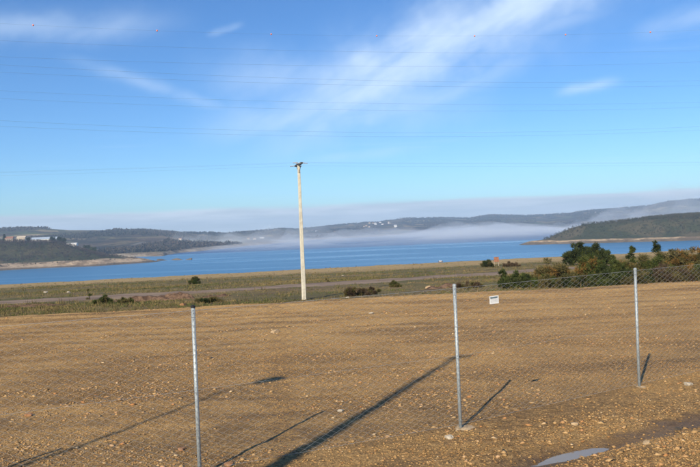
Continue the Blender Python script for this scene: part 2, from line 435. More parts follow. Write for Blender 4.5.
# dirt track draped over the field
TP = np.array([(-62, 44.5), (-46, 51.5), (-28.5, 58), (-13, 63), (1, 72.5), (21.5, 84), (42, 95), (70, 109)], float)
tq = np.linspace(0, len(TP) - 1, 220); cx = np.interp(tq, range(len(TP)), TP[:, 0]); cy = np.interp(tq, range(len(TP)), TP[:, 1])
k9 = np.ones(25) / 25; pad = lambda a: np.convolve(np.pad(a, 12, 'edge'), k9, 'valid')
cx, cy = pad(cx), pad(cy)
offs = np.linspace(-1, 1, 11)
ux, uy = np.gradient(cx), np.gradient(cy); ul = np.hypot(ux, uy); ux /= ul; uy /= ul
wid = 4.3 + 1.2 * fbm(tq * 1.3, tq * 0, 3, 77)
tx = cx[:, None] - uy[:, None] * offs * wid[:, None]; ty = cy[:, None] + ux[:, None] * offs * wid[:, None]
tz = field_z(tx, ty) + 0.07 - 0.12 * np.abs(offs) ** 4
V = np.stack([tx, ty, tz], -1).reshape(-1, 3); nx = len(offs)
i = (np.arange(len(tq) - 1)[:, None] * nx + np.arange(nx - 1)[None]).ravel()
structure('dirt_track', V, np.stack([i, i + 1, i + nx + 1, i + nx], 1), M_TRACK)

# lake
V = [(-9000, 150, LAKE), (9000, 150, LAKE), (9000, 9000, LAKE), (-9000, 9000, LAKE)]
structure('lake', V, [(0, 1, 2, 3)], M_WATER, False)

# puddle in the wheel track
def puddle_mat(n, b):
    p = pos(n)
    n.set(b.inputs['Base Color'], (0.20, 0.18, 0.16, 1)); b.inputs['Roughness'].default_value = 0.06
    b.inputs['Specular IOR Level'].default_value = 0.5; b.inputs['IOR'].default_value = 1.33
    n.set(b.inputs['Normal'], bump(n, n.noise(p, 6.0, 3, 0.5), 0.10, 0.02))
M_PUDDLE = mat('puddle_water', puddle_mat)
_g = np.linspace(0, 2 * math.pi, 49)[:-1]
pr = 1 + 0.16 * np.sin(_g * 3 + 1) + 0.10 * np.sin(_g * 5 + 2) + 0.06 * np.sin(_g * 9)
pa, pb = 0.95 * np.cos(_g) * pr, 0.33 * np.sin(_g) * pr
PUDZ = float(ground_z(2.7, 9.03)) + 0.037
px_, py_ = 2.66 + 0.883 * pa - 0.47 * pb, 9.0 + 0.47 * pa + 0.883 * pb
V = np.concatenate([[(2.66, 9.0, PUDZ)], np.stack([px_, py_, np.full(48, PUDZ)], 1)])
F = [(0, 1 + k, 1 + (k + 1) % 48) for k in range(48)]
structure('puddle', V, F, M_PUDDLE, False)

# ------------------------------------------------------------------ far shores and hills
def poly_dist(poly, x, y):
    """signed distance, positive inside"""
    P = np.array(poly, float); Q = np.roll(P, -1, 0)
    d = np.full(x.shape, 1e9); ins = np.zeros(x.shape, bool)
    for (ax, ay), (bx, by) in zip(P, Q):
        ex, ey = bx - ax, by - ay
        t = np.clip(((x - ax) * ex + (y - ay) * ey) / (ex * ex + ey * ey), 0, 1)
        d = np.minimum(d, np.hypot(x - ax - t * ex, y - ay - t * ey))
        cr = ((ay > y) != (by > y)) & (x < (bx - ax) * (y - ay) / (by - ay + 1e-12) + ax)
        ins ^= cr
    return np.where(ins, d, -d)
HEAD = [(-1700, 640), (-800, 950), (-507, 1039), (-446, 1066), (-372, 1065), (-314, 1121), (-300, 1160), (-340, 1205), (-392, 1320), (-455, 1450), (-760, 1515), (-1700, 1515)]
PEN = [(1900, 700), (900, 1000), (550, 1133), (442, 1180), (357, 1222), (292, 1256), (300, 1285), (420, 1400), (600, 1560), (900, 1750), (1900, 2000)]
def head_z(x, y):
    x = np.asarray(x, float); y = np.asarray(y, float)
    d = poly_dist(HEAD, x, y) + 9 * fbm(x * 0.02, y * 0.02, 4, 101)
    top = np.interp(x, [-1700, -900, -600, -500, -420, -360, -300], [48, 45, 42, 38, 24, 12, 4])
    h = 9 * smooth(-4, 46, d) + np.maximum(top - 9, 0) * smooth(35, 140, d) + np.where(d > 20, 2.2 * fbm(x * 0.012, y * 0.012, 4, 111), 0)
    return np.maximum(LAKE + np.where(d < -2, -2.5, h - 0.4), LAKE - 2.5)
def pen_z(x, y):
    x = np.asarray(x, float); y = np.asarray(y, float)
    d = poly_dist(PEN, x, y) + 7 * fbm(x * 0.02, y * 0.02, 4, 121)
    top = np.interp(x, [290, 335, 365, 420, 500, 600, 740, 900, 1300], [3, 13, 29, 32, 35, 39, 42, 44, 50])
    h = np.minimum(top, 6.5) * smooth(-3, 24, d) + np.maximum(top - 6.5, 0) * smooth(16, 92, d) + np.where(d > 20, 2.5 * fbm(x * 0.010, y * 0.010, 4, 131) * smooth(20, 90, d), 0)
    return np.maximum(LAKE + np.where(d < -2, -2.5, h - 0.4), LAKE - 2.5)
V, F = grid(axis(-1650, -260, -720, -280, 3.0, 25), axis(650, 1520, 1020, 1400, 3.5, 20), head_z)
structure('headland', V, F, M_BANK)
V, F = grid(axis(270, 1850, 280, 1000, 4.0, 25), axis(750, 1990, 1000, 1700, 4.0, 25), pen_z)
structure('peninsula', V, F, M_PENBANK)

AZ0 = [-80, -26, -17, -14.6, -13.3, -11.8, -9.5, -6.4, -3.6, 0, 7.1, 14, 20, 30, 80]
SH0 = [1700, 1620, 1560, 1545, 1720, 1837, 2053, 2452, 2969, 3191, 3566, 3500, 3350, 3100, 2600]
RG0 = [3600, 3400, 3300, 3300, 3500, 3900, 4300, 4700, 5200, 5600, 6000, 6000, 5800, 5600, 5200]
SKX = np.array([-300, 0, 20, 45, 70, 110, 150, 180, 205, 225, 245, 280, 300, 340, 379, 404, 443, 469, 489, 520, 552, 593, 644, 669, 700, 1000], float)
SKY_ = np.array([243, 231, 230, 229.5, 231, 230, 231, 233, 234, 235, 232.5, 229, 229.5, 226, 222, 218.5, 218, 218.5, 215, 215.4, 214.5, 210.5, 207.3, 203, 201, 190], float)
sk_az = np.degrees(np.arctan((SKX - 350) / 720.0)); sk_el = (229 - (SKX - 350) * 0.0402 - SKY_) / 720.0
def hills_z(azd, r):
    r0 = np.interp(azd, AZ0, SH0) ; r1 = np.interp(azd, AZ0, RG0)
    x = r * np.sin(np.radians(azd)); y = r * np.cos(np.radians(azd))
    r0 = r0 + 50 * fbm(azd * 0.6, azd * 0, 4, 141)
    ridge = CAM_H + np.interp(azd, sk_az, sk_el) * r1 - LAKE
    d = r - r0; t = np.clip(d / (r1 - r0), 0, 2.5)
    bankh = 7 * smooth(-10, 60, d)
    up = np.where(t < 1, 0.42 * smooth(0.02, 0.45, t) + 0.58 * smooth(0.4, 1.0, t), 1 - 0.45 * smooth(1.0, 2.2, t))
    rough = fbm(x * 0.0016, y * 0.0016, 5, 151, 0.55)
    h = bankh + np.maximum(ridge - 7, 3) * up + 26 * rough * smooth(0.03, 0.25, t) * (1 - 0.75 * np.exp(-((t - 1) / 0.14) ** 2))
    h = h + 2.5 * fbm(x * 0.02, y * 0.02, 3, 161) * smooth(0.03, 0.1, t)
    h = np.maximum(h, np.where(d > 0, bankh, -3))
    return np.maximum(LAKE + np.where(d < -10, -3.0, h), LAKE - 3)
azs = np.concatenate([np.arange(-80, -30, 0.5), np.arange(-30, 30, 0.06), np.arange(30, 80.1, 0.5)])
rs = 1480 * (8800 / 1480.0) ** np.linspace(0, 1, 190)
A, Rr = np.meshgrid(azs, rs)
V = np.stack([Rr * np.sin(np.radians(A)), Rr * np.cos(np.radians(A)), hills_z(A, Rr)], -1).reshape(-1, 3)
nx = len(azs); i = (np.arange(len(rs) - 1)[:, None] * nx + np.arange(nx - 1)[None]).ravel()
structure('far_hills', V, np.stack([i, i + 1, i + nx + 1, i + nx], 1), M_HILL)

# ------------------------------------------------------------------ air: haze box and mist on the lake
def volume(name, col, dens, aniso=0.0):
    m_ = bpy.data.materials.new(name); m_.use_nodes = True; t = m_.node_tree; t.nodes.clear()
    o = t.nodes.new('ShaderNodeOutputMaterial'); v = t.nodes.new('ShaderNodeVolumePrincipled')
    v.inputs['Color'].default_value = (*col, 1); v.inputs['Density'].default_value = dens
    v.inputs['Density Attribute'].default_value = ''; v.inputs['Anisotropy'].default_value = aniso
    t.links.new(v.outputs[0], o.inputs['Volume'])
    return m_
hb = MB().box((0, 4150, 66), (19200, 9900, 216)).build('haze', volume('haze_air', (0.55, 0.76, 1.0), 0.00012))
tag(hb, 'thin blue morning haze over the lake and hills', 'haze', kind='stuff')
def mist(x0, x1, y0, y1, zbase, T, dens, seed, sc, label, cut=0.0, step=26):
    xs = np.arange(x0, x1 + 1, step); ys = np.arange(y0, y1 + 1, step * 1.5)
    gx, gy = np.meshgrid(xs, ys)
    u = (gx - x0) / (x1 - x0); v = (gy - y0) / (y1 - y0)
    fall = smooth(0, 0.35, u) * smooth(0, 0.35, 1 - u) * smooth(0, 0.45, v) * smooth(0, 0.25, 1 - v)
    h = T * np.clip(fall * (0.55 + 1.25 * fbm(gx * sc, gy * sc * 0.6, 5, seed)) - cut, 0, 2) + 0.3
    nx, ny = len(xs), len(ys); nt = nx * ny
    Vt = np.stack([gx, gy, zbase + h], -1).reshape(-1, 3); Vb = np.stack([gx, gy, np.full(gx.shape, zbase)], -1).reshape(-1, 3)
    i = (np.arange(ny - 1)[:, None] * nx + np.arange(nx - 1)[None]).ravel()
    Fs = [np.stack([i, i + 1, i + nx + 1, i + nx], 1), np.stack([i + nx, i + nx + 1, i + 1, i], 1) + nt]
    ring = np.concatenate([np.arange(nx), np.arange(1, ny) * nx + nx - 1, (ny - 1) * nx + np.arange(nx - 2, -1, -1), np.arange(ny - 2, 0, -1) * nx])
    rn = np.roll(ring, -1); Fs.append(np.stack([ring + nt, rn + nt, rn, ring], 1))
    o = put('mist_bank', mesh_np('mist_bank', np.concatenate([Vt, Vb]), np.concatenate(Fs), True), volume('mist', (0.90, 0.96, 1.0), dens))
    return tag(o, label, 'mist', kind='stuff')
mist(-1050, 1250, 1250, 4100, LAKE + 0.4, 34, 0.0016, 201, 0.0055, 'low white mist bank lying on the middle of the lake', 0.03)
mist(40, 1050, 1600, 3700, LAKE + 0.5, 48, 0.0019, 211, 0.008, 'thicker mist left of the dark wooded peninsula', 0.10)
mist(-900, 150, 1550, 3100, LAKE + 0.6, 84, 0.0016, 221, 0.010, 'smoky wisps of mist rising before the left hills', 0.22)
mist(560, 2400, 1850, 3300, LAKE + 0.7, 165, 0.0015, 231, 0.008, 'mist rising behind the ridge of the peninsula', 0.16)

# ------------------------------------------------------------------ loose gravel (nobody could count it)
def stones(n, sampler, smin, smax, flat, power, mt, name, label):
    r = np.random.default_rng(hash(name) % 1000 if False else len(name) * 13)
    x, y = sampler(r, n); n = len(x)
    size = smin + (smax - smin) * r.random(n) ** power
    base = np.array([(1, 0, 0), (-1, 0, 0), (0, 1, 0), (0, -1, 0), (0, 0, 1), (0, 0, -1)], float)
    L = base[None] * (1 + 0.45 * (r.random((n, 6, 1)) - 0.5)) + 0.30 * (r.random((n, 6, 3)) - 0.5)
    L[:, :, 0] *= (0.8 + 0.9 * r.random((n, 1))); L[:, :, 2] *= flat * (0.6 + 0.9 * r.random((n, 1)))
    tilt = 0.75 * (r.random(n) - 0.5); ct, st_ = np.cos(tilt)[:, None], np.sin(tilt)[:, None]
    lx = L[:, :, 0] * ct - L[:, :, 2] * st_; lz = L[:, :, 0] * st_ + L[:, :, 2] * ct
    a = r.random(n) * 2 * math.pi; ca, sa = np.cos(a)[:, None], np.sin(a)[:, None]
    gx = ca * lx - sa * L[:, :, 1]; gy = sa * lx + ca * L[:, :, 1]
    z0 = ground_z(x, y) + size * flat * 0.25
    P = np.stack([gx * size[:, None] + x[:, None], gy * size[:, None] + y[:, None], lz * size[:, None] + z0[:, None]], -1).reshape(-1, 3)
    f = np.array([(0, 2, 4), (2, 1, 4), (1, 3, 4), (3, 0, 4), (2, 0, 5), (1, 2, 5), (3, 1, 5), (0, 3, 5)])
    Fc = (f[None] + (np.arange(n) * 6)[:, None, None]).reshape(-1, 3)
    return tag(put(name, mesh_np(name, P, Fc), mt), label, 'gravel', kind='stuff')
def in_view_area(r, n, near=6.3, far=32.5):
    """world-space trapezoid of the platform the fence looks over; thinner with distance"""
    y = near + (far - near) * r.random(n) ** 1.25
    x = (r.random(n) * 2 - 1) * (0.56 * y + 2.0) + 0.25
    return x, y
def gravel_sampler(r, n):
    x, y = in_view_area(r, n * 3)
    streaks = fbm(x * 0.16 + y * 0.02, y * 0.95 - x * 0.12, 4, 301)
    clump = fbm(x * 0.9, y * 0.9, 3, 311)
    dd, tt = rut(x, y)
    heap = np.exp(-((dd + 0.75) / 0.5) ** 2) * smooth(-1.0, 0.2, tt) * 0.45 + np.exp(-((dd - 0.75) / 0.35) ** 2) * smooth(-3, -1, tt) * 0.35
    bare = np.exp(-(dd / 0.30) ** 2) * smooth(-2.0, -0.8, tt) * (1 - smooth(2.8, 5, tt))
    prob = np.clip(0.50 + 0.55 * streaks + 0.40 * clump + heap, 0.10, 1) * (1 - 0.93 * bare)
    k = (r.random(len(x)) < prob) & (y < edge_y(x) + 1.2)
    return x[k][:n], y[k][:n]
ST = [(0.0, (0.10, 0.060, 0.028)), (0.25, (0.21, 0.125, 0.055)), (0.5, (0.34, 0.21, 0.092)), (0.68, (0.38, 0.25, 0.115)), (0.8, (0.28, 0.145, 0.06)), (0.9, (0.42, 0.31, 0.18)), (1.0, (0.24, 0.20, 0.155))]
ST = [(q, (c[0] * 1.12, c[1] * 1.07, c[2] * 0.97)) for q, c in ST]
M_STONE = island_mat('shale_chips', ST, 0.9, lowfreq=0.7)
stones(180000, gravel_sampler, 0.004, 0.022, 0.42, 2.3, M_STONE, 'gravel', 'tan and brown gravel chips strewn over the platform')
def chip_sampler(r, n):
    x, y = gravel_sampler(r, n * 2)
    k = fbm(x * 0.5 + 9, y * 1.4, 3, 321) > 0.02
    return x[k][:n], y[k][:n]
ST2 = [(0.0, (0.23, 0.145, 0.07)), (0.35, (0.34, 0.22, 0.105)), (0.6, (0.42, 0.285, 0.145)), (0.8, (0.33, 0.16, 0.065)), (1.0, (0.50, 0.39, 0.25))]
ST2 = [(q, (c[0] * 1.12, c[1] * 1.07, c[2] * 0.97)) for q, c in ST2]
M_STONE2 = island_mat('pale_shale_chips', ST2, 0.9)
stones(12000, chip_sampler, 0.010, 0.048, 0.40, 4.2, M_STONE2, 'coarse_chips', 'larger pale and orange stone chips among the gravel')

# ------------------------------------------------------------------ single rocks one can pick out
def rock_mesh(name, s, seed, flat=0.65):
    import bmesh
    bm = bmesh.new(); bmesh.ops.create_icosphere(bm, subdivisions=2, radius=1)
    r = np.random.default_rng(seed); ph = r.random(6) * 6.28
    for v in bm.verts:
        c = v.co
        k = 1 + 0.20 * math.sin(2.3 * c.x + ph[0]) + 0.16 * math.sin(3.1 * c.y + ph[1]) + 0.12 * math.sin(4.3 * c.z + ph[2]) + 0.08 * (r.random() - 0.5)
        v.co = Vector((max(-0.85, min(0.9, c.x * k)), max(-0.75, min(0.75, c.y * k)), max(-0.7, min(0.72, c.z * k)))) * s
        v.co.z *= flat
    me = bpy.data.meshes.new(name); bm.to_mesh(me); bm.free()
    return me
def rockm(name, col):
    def f(n, b):
        t = n.n('ShaderNodeTexCoord').outputs['Object']; a = n.noise(t, 18, 5, 0.7)
        n.set(b.inputs['Base Color'], n.mix(n.ss(a, 0.35, 0.65), tuple(c * 0.68 for c in col), col))
        b.inputs['Roughness'].default_value = 0.9; n.set(b.inputs['Normal'], bump(n, a, 0.6, 0.02))
    return mat(name, f)
RM = {'orange': rockm('orange_rock', (0.37, 0.19, 0.09)), 'white': rockm('white_rock', (0.50, 0.43, 0.33)), 'tan': rockm('tan_rock', (0.50, 0.36, 0.21)), 'dark': rockm('dark_rock', (0.09, 0.075, 0.06))}
for k, (x, y, s, c, lab) in enumerate([
        (-5.45, 11.94, 0.070, 'orange', 'orange rock lying on the gravel at the far left'),
        (-2.37, 9.63, 0.060, 'orange', 'orange rock on the gravel just left of the nearest fence post'),
        (-0.26, 11.47, 0.055, 'white', 'white rock at the tip of the nearest post shadow'),
        (-2.24, 20.4, 0.135, 'tan', 'large flat tan rock in the middle of the gravel platform'),
        (1.24, 9.78, 0.065, 'white', 'pale rock left of the middle post footing'),
        (-7.3, 13.3, 0.085, 'tan', 'tan slab of stone near the left edge of the gravel'),
        (-3.3, 16.6, 0.050, 'dark', 'small dark stone on bare gravel left of the lamp shadow'),
        (3.05, 10.1, 0.060, 'tan', 'tan stone on the gravel between the middle and right posts'),
        (3.6, 9.0, 0.055, 'tan', 'tan stone on the rough gravel right of the puddle'),
        (-1.62, 8.95, 0.060, 'orange', 'orange stone at the bottom edge beside the long thick shadow'),
        (4.35, 9.75, 0.045, 'dark', 'dark stone in the rough gravel near the lower right corner'),
        (5.6, 12.1, 0.075, 'white', 'pale stone right of the right fence post'),
        (0.6, 24.0, 0.09, 'white', 'pale stone far back on the platform left of the middle post')]):
    o = put('rock', rock_mesh('rock', s, 400 + k, 0.6), RM[c], None, (x, y, float(ground_z(x, y)) + s * 0.18))
    o.rotation_euler = (0.1, 0.1, k * 1.3); tag(o, lab, 'rock', 'loose rocks on the gravel platform')

# ------------------------------------------------------------------ chain-link fence
def galv(n, b):
    t = n.n('ShaderNodeTexCoord').outputs['Object']
    a = n.noise(n.mapv(t, (1, 1, 0.4)), 60, 4, 0.7)
    n.set(b.inputs['Base Color'], n.mix(n.ss(a, 0.35, 0.65), (0.27, 0.31, 0.33), (0.44, 0.49, 0.51)))
    b.inputs['Metallic'].default_value = 0.35; n.set(b.inputs['Roughness'], n.m('ADD', 0.42, n.m('MULTIPLY', a, 0.25)))
M_GALV = mat('galvanised_steel', galv)
M_WIRE = plain('galvanised_wire', (0.31, 0.32, 0.32), 0.55, 0.1, 0.12, 30)
M_CAP = plain('black_plastic', (0.02, 0.02, 0.022), 0.5)
def conc(n, b):
    t = n.n('ShaderNodeTexCoord').outputs['Object']; a = n.noise(t, 6, 6, 0.65); g = n.noise(t, 60, 4, 0.7)
    st_ = n.noise(n.mapv(t, (9, 9, 0.35)), 1.0, 4, 0.6)
    c = n.mix(n.ss(a, 0.35, 0.65), (0.52, 0.48, 0.38), (0.66, 0.62, 0.50))
    c = n.mix(n.m('MULTIPLY', n.ss(st_, 0.52, 0.75), 0.45), c, (0.33, 0.29, 0.22))
    n.set(b.inputs['Base Color'], c); b.inputs['Roughness'].default_value = 0.9
    n.set(b.inputs['Normal'], bump(n, g, 0.4, 0.01))
M_CONC = mat('weathered_concrete', conc)
M_FOOT = plain('soil_stained_concrete', (0.36, 0.27, 0.17), 0.95, 0, 0.3, 14, 0.5)
POSTS = [(-5.45, 7.05), (-1.92, 8.64), (1.46, 10.20), (4.82, 12.25), (8.20, 14.25)]
fence = thing('chain_link_fence', 'galvanised chain-link fence with steel posts across the gravel in front', 'fence', (0, 0, 0))
PH = [2.0, 2.0, 2.0, 1.98, 2.0]
PLAB = [None, 'left galvanised post with black cap', 'middle galvanised post with concrete footing', 'right galvanised post', None]
for k, (x, y) in enumerate(POSTS):
    z = float(ground_z(x, y)); lean = [0, 0, -0.012, 0.004, 0][k]
    p = MB().tube([(0, 0, -0.4 - z), (lean, 0, PH[k] - z)], 0.0240, 14).build('post', M_GALV, fence, True)
    p.location = (x, y, z)
    if PLAB[k]: p['label'] = PLAB[k]
    c = MB().tube([(lean, 0, PH[k] - z + 0.001), (lean, 0, PH[k] - z + 0.022), (lean, 0, PH[k] - z + 0.034)], [0.028, 0.028, 0.013], 14).build('post_cap', M_CAP if k < 2 else M_GALV, p)
    for zz_ in (0.12, 0.55, 1.0, 1.45, 1.9):
        t = MB().tube([(-0.033, -0.012, zz_), (-0.012, -0.033, zz_ + 0.006), (0.016, -0.031, zz_ + 0.004), (0.034, -0.008, zz_)], 0.0022, 5).build('wire_tie', M_WIRE, p)
    # concrete collar round the foot
    bmv = MB(); ring = []
    rr = np.random.default_rng(500 + k); n = 18
    P = [(0, 0, 0.05)]; 
    for q, rad, h in ((0, 0.07, 0.05), (1, 0.15, 0.038), (2, 0.21, -0.06)):
        for a in range(n):
            g_ = 2 * math.pi * a / n; j = 1 + 0.22 * (rr.random() - 0.5) + (0.16 * math.cos(g_) if k == 2 else 0)
            P.append((math.cos(g_) * rad * j + (0.05 if q and k == 2 else 0), math.sin(g_) * rad * j, h + 0.012 * (rr.random() - 0.5)))
    Fc = [(0, 1 + a, 1 + (a + 1) % n) for a in range(n)] + [(1 + q * n + a, 1 + (q + 1) * n + a, 1 + (q + 1) * n + (a + 1) % n, 1 + q * n + (a + 1) % n) for q in range(2) for a in range(n)]
    f_ = MB().add(P, Fc).build('footing', M_FOOT, p)
    f_.location = (0, 0, -0.047 if k != 2 else -0.030)
def zigzag(p0, p1, pitch, rad):
    """woven diamond wire between two posts: zigzag pickets hooked into each other"""
    p0 = np.array(p0); p1 = np.array(p1); L = np.linalg.norm(p1 - p0); d = (p1 - p0) / L; nrm_ = np.array([-d[1], d[0]])
    m = int(L / pitch); pitch_ = L / m; kz = int(1.93 / (pitch * 0.5)); hz = 1.93 / kz
    ii, kk = np.meshgrid(np.arange(m), np.arange(kz), indexing='ij'); ii = ii.ravel(); kk = kk.ravel()
    def pt(k_):
        sgn = np.where((k_ + ii) % 2 == 0, 1.0, -1.0)
        s_ = (ii + 0.5) * pitch_ + sgn * pitch_ * 0.5
        sag = 0.010 * np.sin(s_ * 2.1 + k_ * 0.05) * np.sin(math.pi * s_ / L)
        off = -0.030 + 0.0018 * sgn + sag
        gz_ = 0.045 + k_ * hz
        return np.stack([p0[0] + d[0] * s_ + nrm_[0] * off, p0[1] + d[1] * s_ + nrm_[1] * off, gz_], 1)
    A_, B_ = pt(kk), pt(kk + 1); t = B_ - A_; t /= np.linalg.norm(t, axis=1)[:, None]
    n3 = np.array([nrm_[0], nrm_[1], 0.0]); b3 = np.cross(t, n3)
    P = []
    for a in (0.5, 2.594, 4.689):
        o_ = (n3 * math.cos(a) + b3 * math.sin(a)) * rad
        P += [A_ + o_, B_ + o_]
    P = np.stack(P, 1); q = np.array([(0, 2, 3, 1), (2, 4, 5, 3), (4, 0, 1, 5)])
    return P.reshape(-1, 3), (q[None] + (np.arange(len(ii)) * 6)[:, None, None]).reshape(-1, 4)
Vs, Fs, o_ = [], [], 0
for a, b in zip(POSTS[:-1], POSTS[1:]):
    v_, f_ = zigzag(a, b, 0.074, 0.0013); Vs.append(v_); Fs.append(f_ + o_); o_ += len(v_)
net = put('wire_mesh', mesh_np('wire_mesh', np.concatenate(Vs), np.concatenate(Fs)), M_WIRE, fence); net['kind'] = 'stuff'
for h in (0.05, 1.02, 1.972):
    pts = [(x - 0.003, y - 0.034, h) for x, y in POSTS]
    MB().tube(pts, 0.0021 if h > 1.5 else 0.0014, 6).build('tension_wire', M_WIRE, fence)
# small notice plate wired to the mesh (its lettering is too small to read in the photograph)
M_PLATE = plain('white_plate', (0.80, 0.80, 0.78), 0.45, 0, 0.04); M_INK = plain('blue_grey_ink', (0.10, 0.17, 0.20), 0.6); M_INK2 = plain('grey_ink', (0.42, 0.43, 0.42), 0.6)
sx, sy, sz = 2.043, 10.556, 1.752; sa_ = math.atan2(2.05, 3.36)
sg = thing('notice_plate', 'small white notice plate with dark heading hung on the chain-link fence', 'sign', (sx + 0.045 * math.sin(sa_), sy - 0.045 * math.cos(sa_), sz), sa_)
sg.rotation_euler = (0, R(-1.0), sa_)
MB().box((0, 0, 0), (0.176, 0.003, 0.116)).build('plate', M_PLATE, sg)
ink = MB(); rr = np.random.default_rng(3); xx = -0.074
while xx < 0.066:
    wd_ = 0.007 + 0.007 * rr.random(); ink.box((xx + wd_ / 2, -0.0028, 0.033), (wd_, 0.001, 0.022 + 0.006 * rr.random())); xx += wd_ + 0.0028
ink.build('heading', M_INK, sg)
for row, h in enumerate((0.006, -0.012, -0.030)):
    ln = MB(); xx = -0.07
    while xx < 0.06:
        wd_ = 0.006 + 0.016 * rr.random(); ln.box((xx + wd_ / 2, -0.0028, h), (wd_, 0.001, 0.0045)); xx += wd_ + 0.006
    ln.build('text_line', M_INK2, sg)
for ex in (-0.08, 0.08):
    MB().tube([(ex, -0.004, 0.05), (ex, 0.03, 0.052), (ex, 0.045, 0.048)], 0.0015, 5).build('wire_tie', M_WIRE, sg)

# ------------------------------------------------------------------ concrete pole with cross-arm and wires
M_STEEL = plain('dark_steel', (0.075, 0.072, 0.068), 0.65, 0.2); M_INS = plain('grey_glass_insulator', (0.36, 0.38, 0.40), 0.3)
M_CABLE = plain('weathered_cable', (0.10, 0.105, 0.115), 0.6, 0.2)
PX, PY = -3.235, 48.0; PZ = float(field_z(PX, PY)); ADIR = math.atan2(-1.93, 0.53)
pole = thing('utility_pole', 'tall pale concrete utility pole standing beyond the gravel platform', 'pole', (PX, PY, PZ))
PHT = 7.25 - PZ
sh = MB(); b0, t0 = 0.140, 0.080
for fr0, fr1 in ((0, 1),):
    P = []
    lv = 8
    for q in range(lv + 1):
        f_ = q / lv; a = b0 + (t0 - b0) * f_; c = a * 0.78; zz_ = -0.5 + (PHT + 0.5) * f_
        ch = a * 0.16
        P += [(-a + ch, -c, zz_), (a - ch, -c, zz_), (a, -c + ch, zz_), (a, c - ch, zz_), (a - ch, c, zz_), (-a + ch, c, zz_), (-a, c - ch, zz_), (-a, -c + ch, zz_)]
    Fc = [(q * 8 + k, q * 8 + (k + 1) % 8, q * 8 + 8 + (k + 1) % 8, q * 8 + 8 + k) for q in range(lv) for k in range(8)] + [tuple(range(lv * 8, lv * 8 + 8))]
    sh.add(P, Fc)
shaft = sh.build('shaft', M_CONC, pole); shaft.rotation_euler = (0, 0, 0.35)
arm = MB().box((0, 0, PHT + 0.05), (2.1, 0.12, 0.12), ADIR).build('cross_arm', M_STEEL, pole)
ca, sa = math.cos(ADIR), math.sin(ADIR)
MB().tube([(ca * 0.75, sa * 0.75, PHT - 0.02), (0, 0, PHT - 0.55)], 0.02, 6).build('brace', M_STEEL, pole)
MB().tube([(-ca * 0.75, -sa * 0.75, PHT - 0.02), (0, 0, PHT - 0.55)], 0.02, 6).build('brace', M_STEEL, pole)
wdir = Vector((-sa, ca, 0)); wdir = wdir if wdir.x > 0 else -wdir
for q in (-0.98, 0.0, 0.98):
    for sgn in (-1, 1):
        base = Vector((ca * q, sa * q, PHT + 0.05 + (0.14 if q == 0 else 0)))
        pts, rad = [], []
        for j in range(9):
            pts.append(base + wdir * sgn * (0.06 + j * 0.042) + Vector((0, 0, -0.0035 * j))); rad.append(0.016 if j % 2 == 0 or j > 7 else 0.042)
        MB().tube(pts, rad, 8).build('insulator', M_INS, pole)
for q, nm in ((-0.98, 'far'), (0.0, 'middle'), (0.98, 'near')):
    for sgn, sd_ in ((-1, 'left'), (1, 'right')):
        st0 = Vector((PX, PY, PZ)) + Vector((ca * q, sa * q, PHT + 0.05 + (0.14 if q == 0 else 0))) + wdir * sgn * 0.40
        pts = []
        for j in range(25):
            f_ = j / 24; pts.append(st0 + wdir * sgn * 85 * f_ + Vector((0, 0, -1.0 * 4 * f_ * (1 - f_) * 0.55 + 0.25 * f_)))
        tag(MB().tube(pts, 0.0020, 5).build('distribution_wire', M_CABLE), 'thin %s wire running to the %s from the concrete pole' % (nm, sd_), 'wire', 'thin wires on the concrete pole')

# ------------------------------------------------------------------ high-voltage cables across the sky
P0 = Vector((9.852, 205.0, 0)); D = Vector((0.967, 0.254, 0)).normalized(); N2 = Vector((-D.y, D.x, 0))
M_BALL = plain('orange_marker', (0.80, 0.24, 0.15), 0.5, 0, 0.08)
M_BALLW = plain('white_marker', (0.75, 0.72, 0.70), 0.5, 0, 0.05)
CABLES = [('topmost overhead cable, strung with orange marker balls', 0, (0.000236, 0.0209, 57.4), 0.010),
          ('second overhead cable from the top of the sky', 9, (0.000152, 0.00949, 55.1), 0.014),
          ('third overhead cable from the top of the sky', -9, (0.000188, 0.013, 46.7), 0.014),
          ('upper cable of the closest pair, fourth from the top', -12, (0.00021, -0.00577, 42.1), 0.014),
          ('lower cable of the closest pair, fifth from the top', -11.5, (0.000172, -0.00478, 40.9), 0.014),
          ('upper cable of the middle pair, sixth from the top', 12, (0.000166, -0.0107, 40.4), 0.014),
          ('lower cable of the middle pair, seventh from the top', 12.5, (0.000179, -0.00951, 38.4), 0.014),
          ('upper cable of the lowest pair above the concrete pole', -13, (0.000248, -0.0098, 28.1), 0.014),
          ('lower cable of the lowest pair, nearest above the concrete pole', -12.5, (0.000235, -0.00853, 27.1), 0.014)]
for k, (lab, off, (a, b, c), rad) in enumerate(CABLES):
    pts = [P0 + N2 * off + D * s + Vector((0, 0, a * s * s + b * s + c)) for s in np.linspace(-215, 225, 64)]
    t = thing('overhead_cable', lab, 'cable', tuple(P0 + N2 * off + Vector((0, 0, c))), 0, 'high-voltage cables across the sky')
    base = Vector(t.location)
    MB().tube([p - base for p in pts], rad, 6).build('conductor', M_CABLE, t, True)
    if k == 0:
        for j in range(-6, 7):
            s = j * 30.19
            ball = MB(); q = D * s + Vector((0, 0, a * s * s + b * s))
            nn = 9; ball.tube([q + D * (-0.23 * math.cos(math.pi * u / nn)) for u in range(1, nn)], [0.23 * math.sin(math.pi * u / nn) for u in range(1, nn)], 14)
            ball.build('marker_ball', M_BALL, t, True)

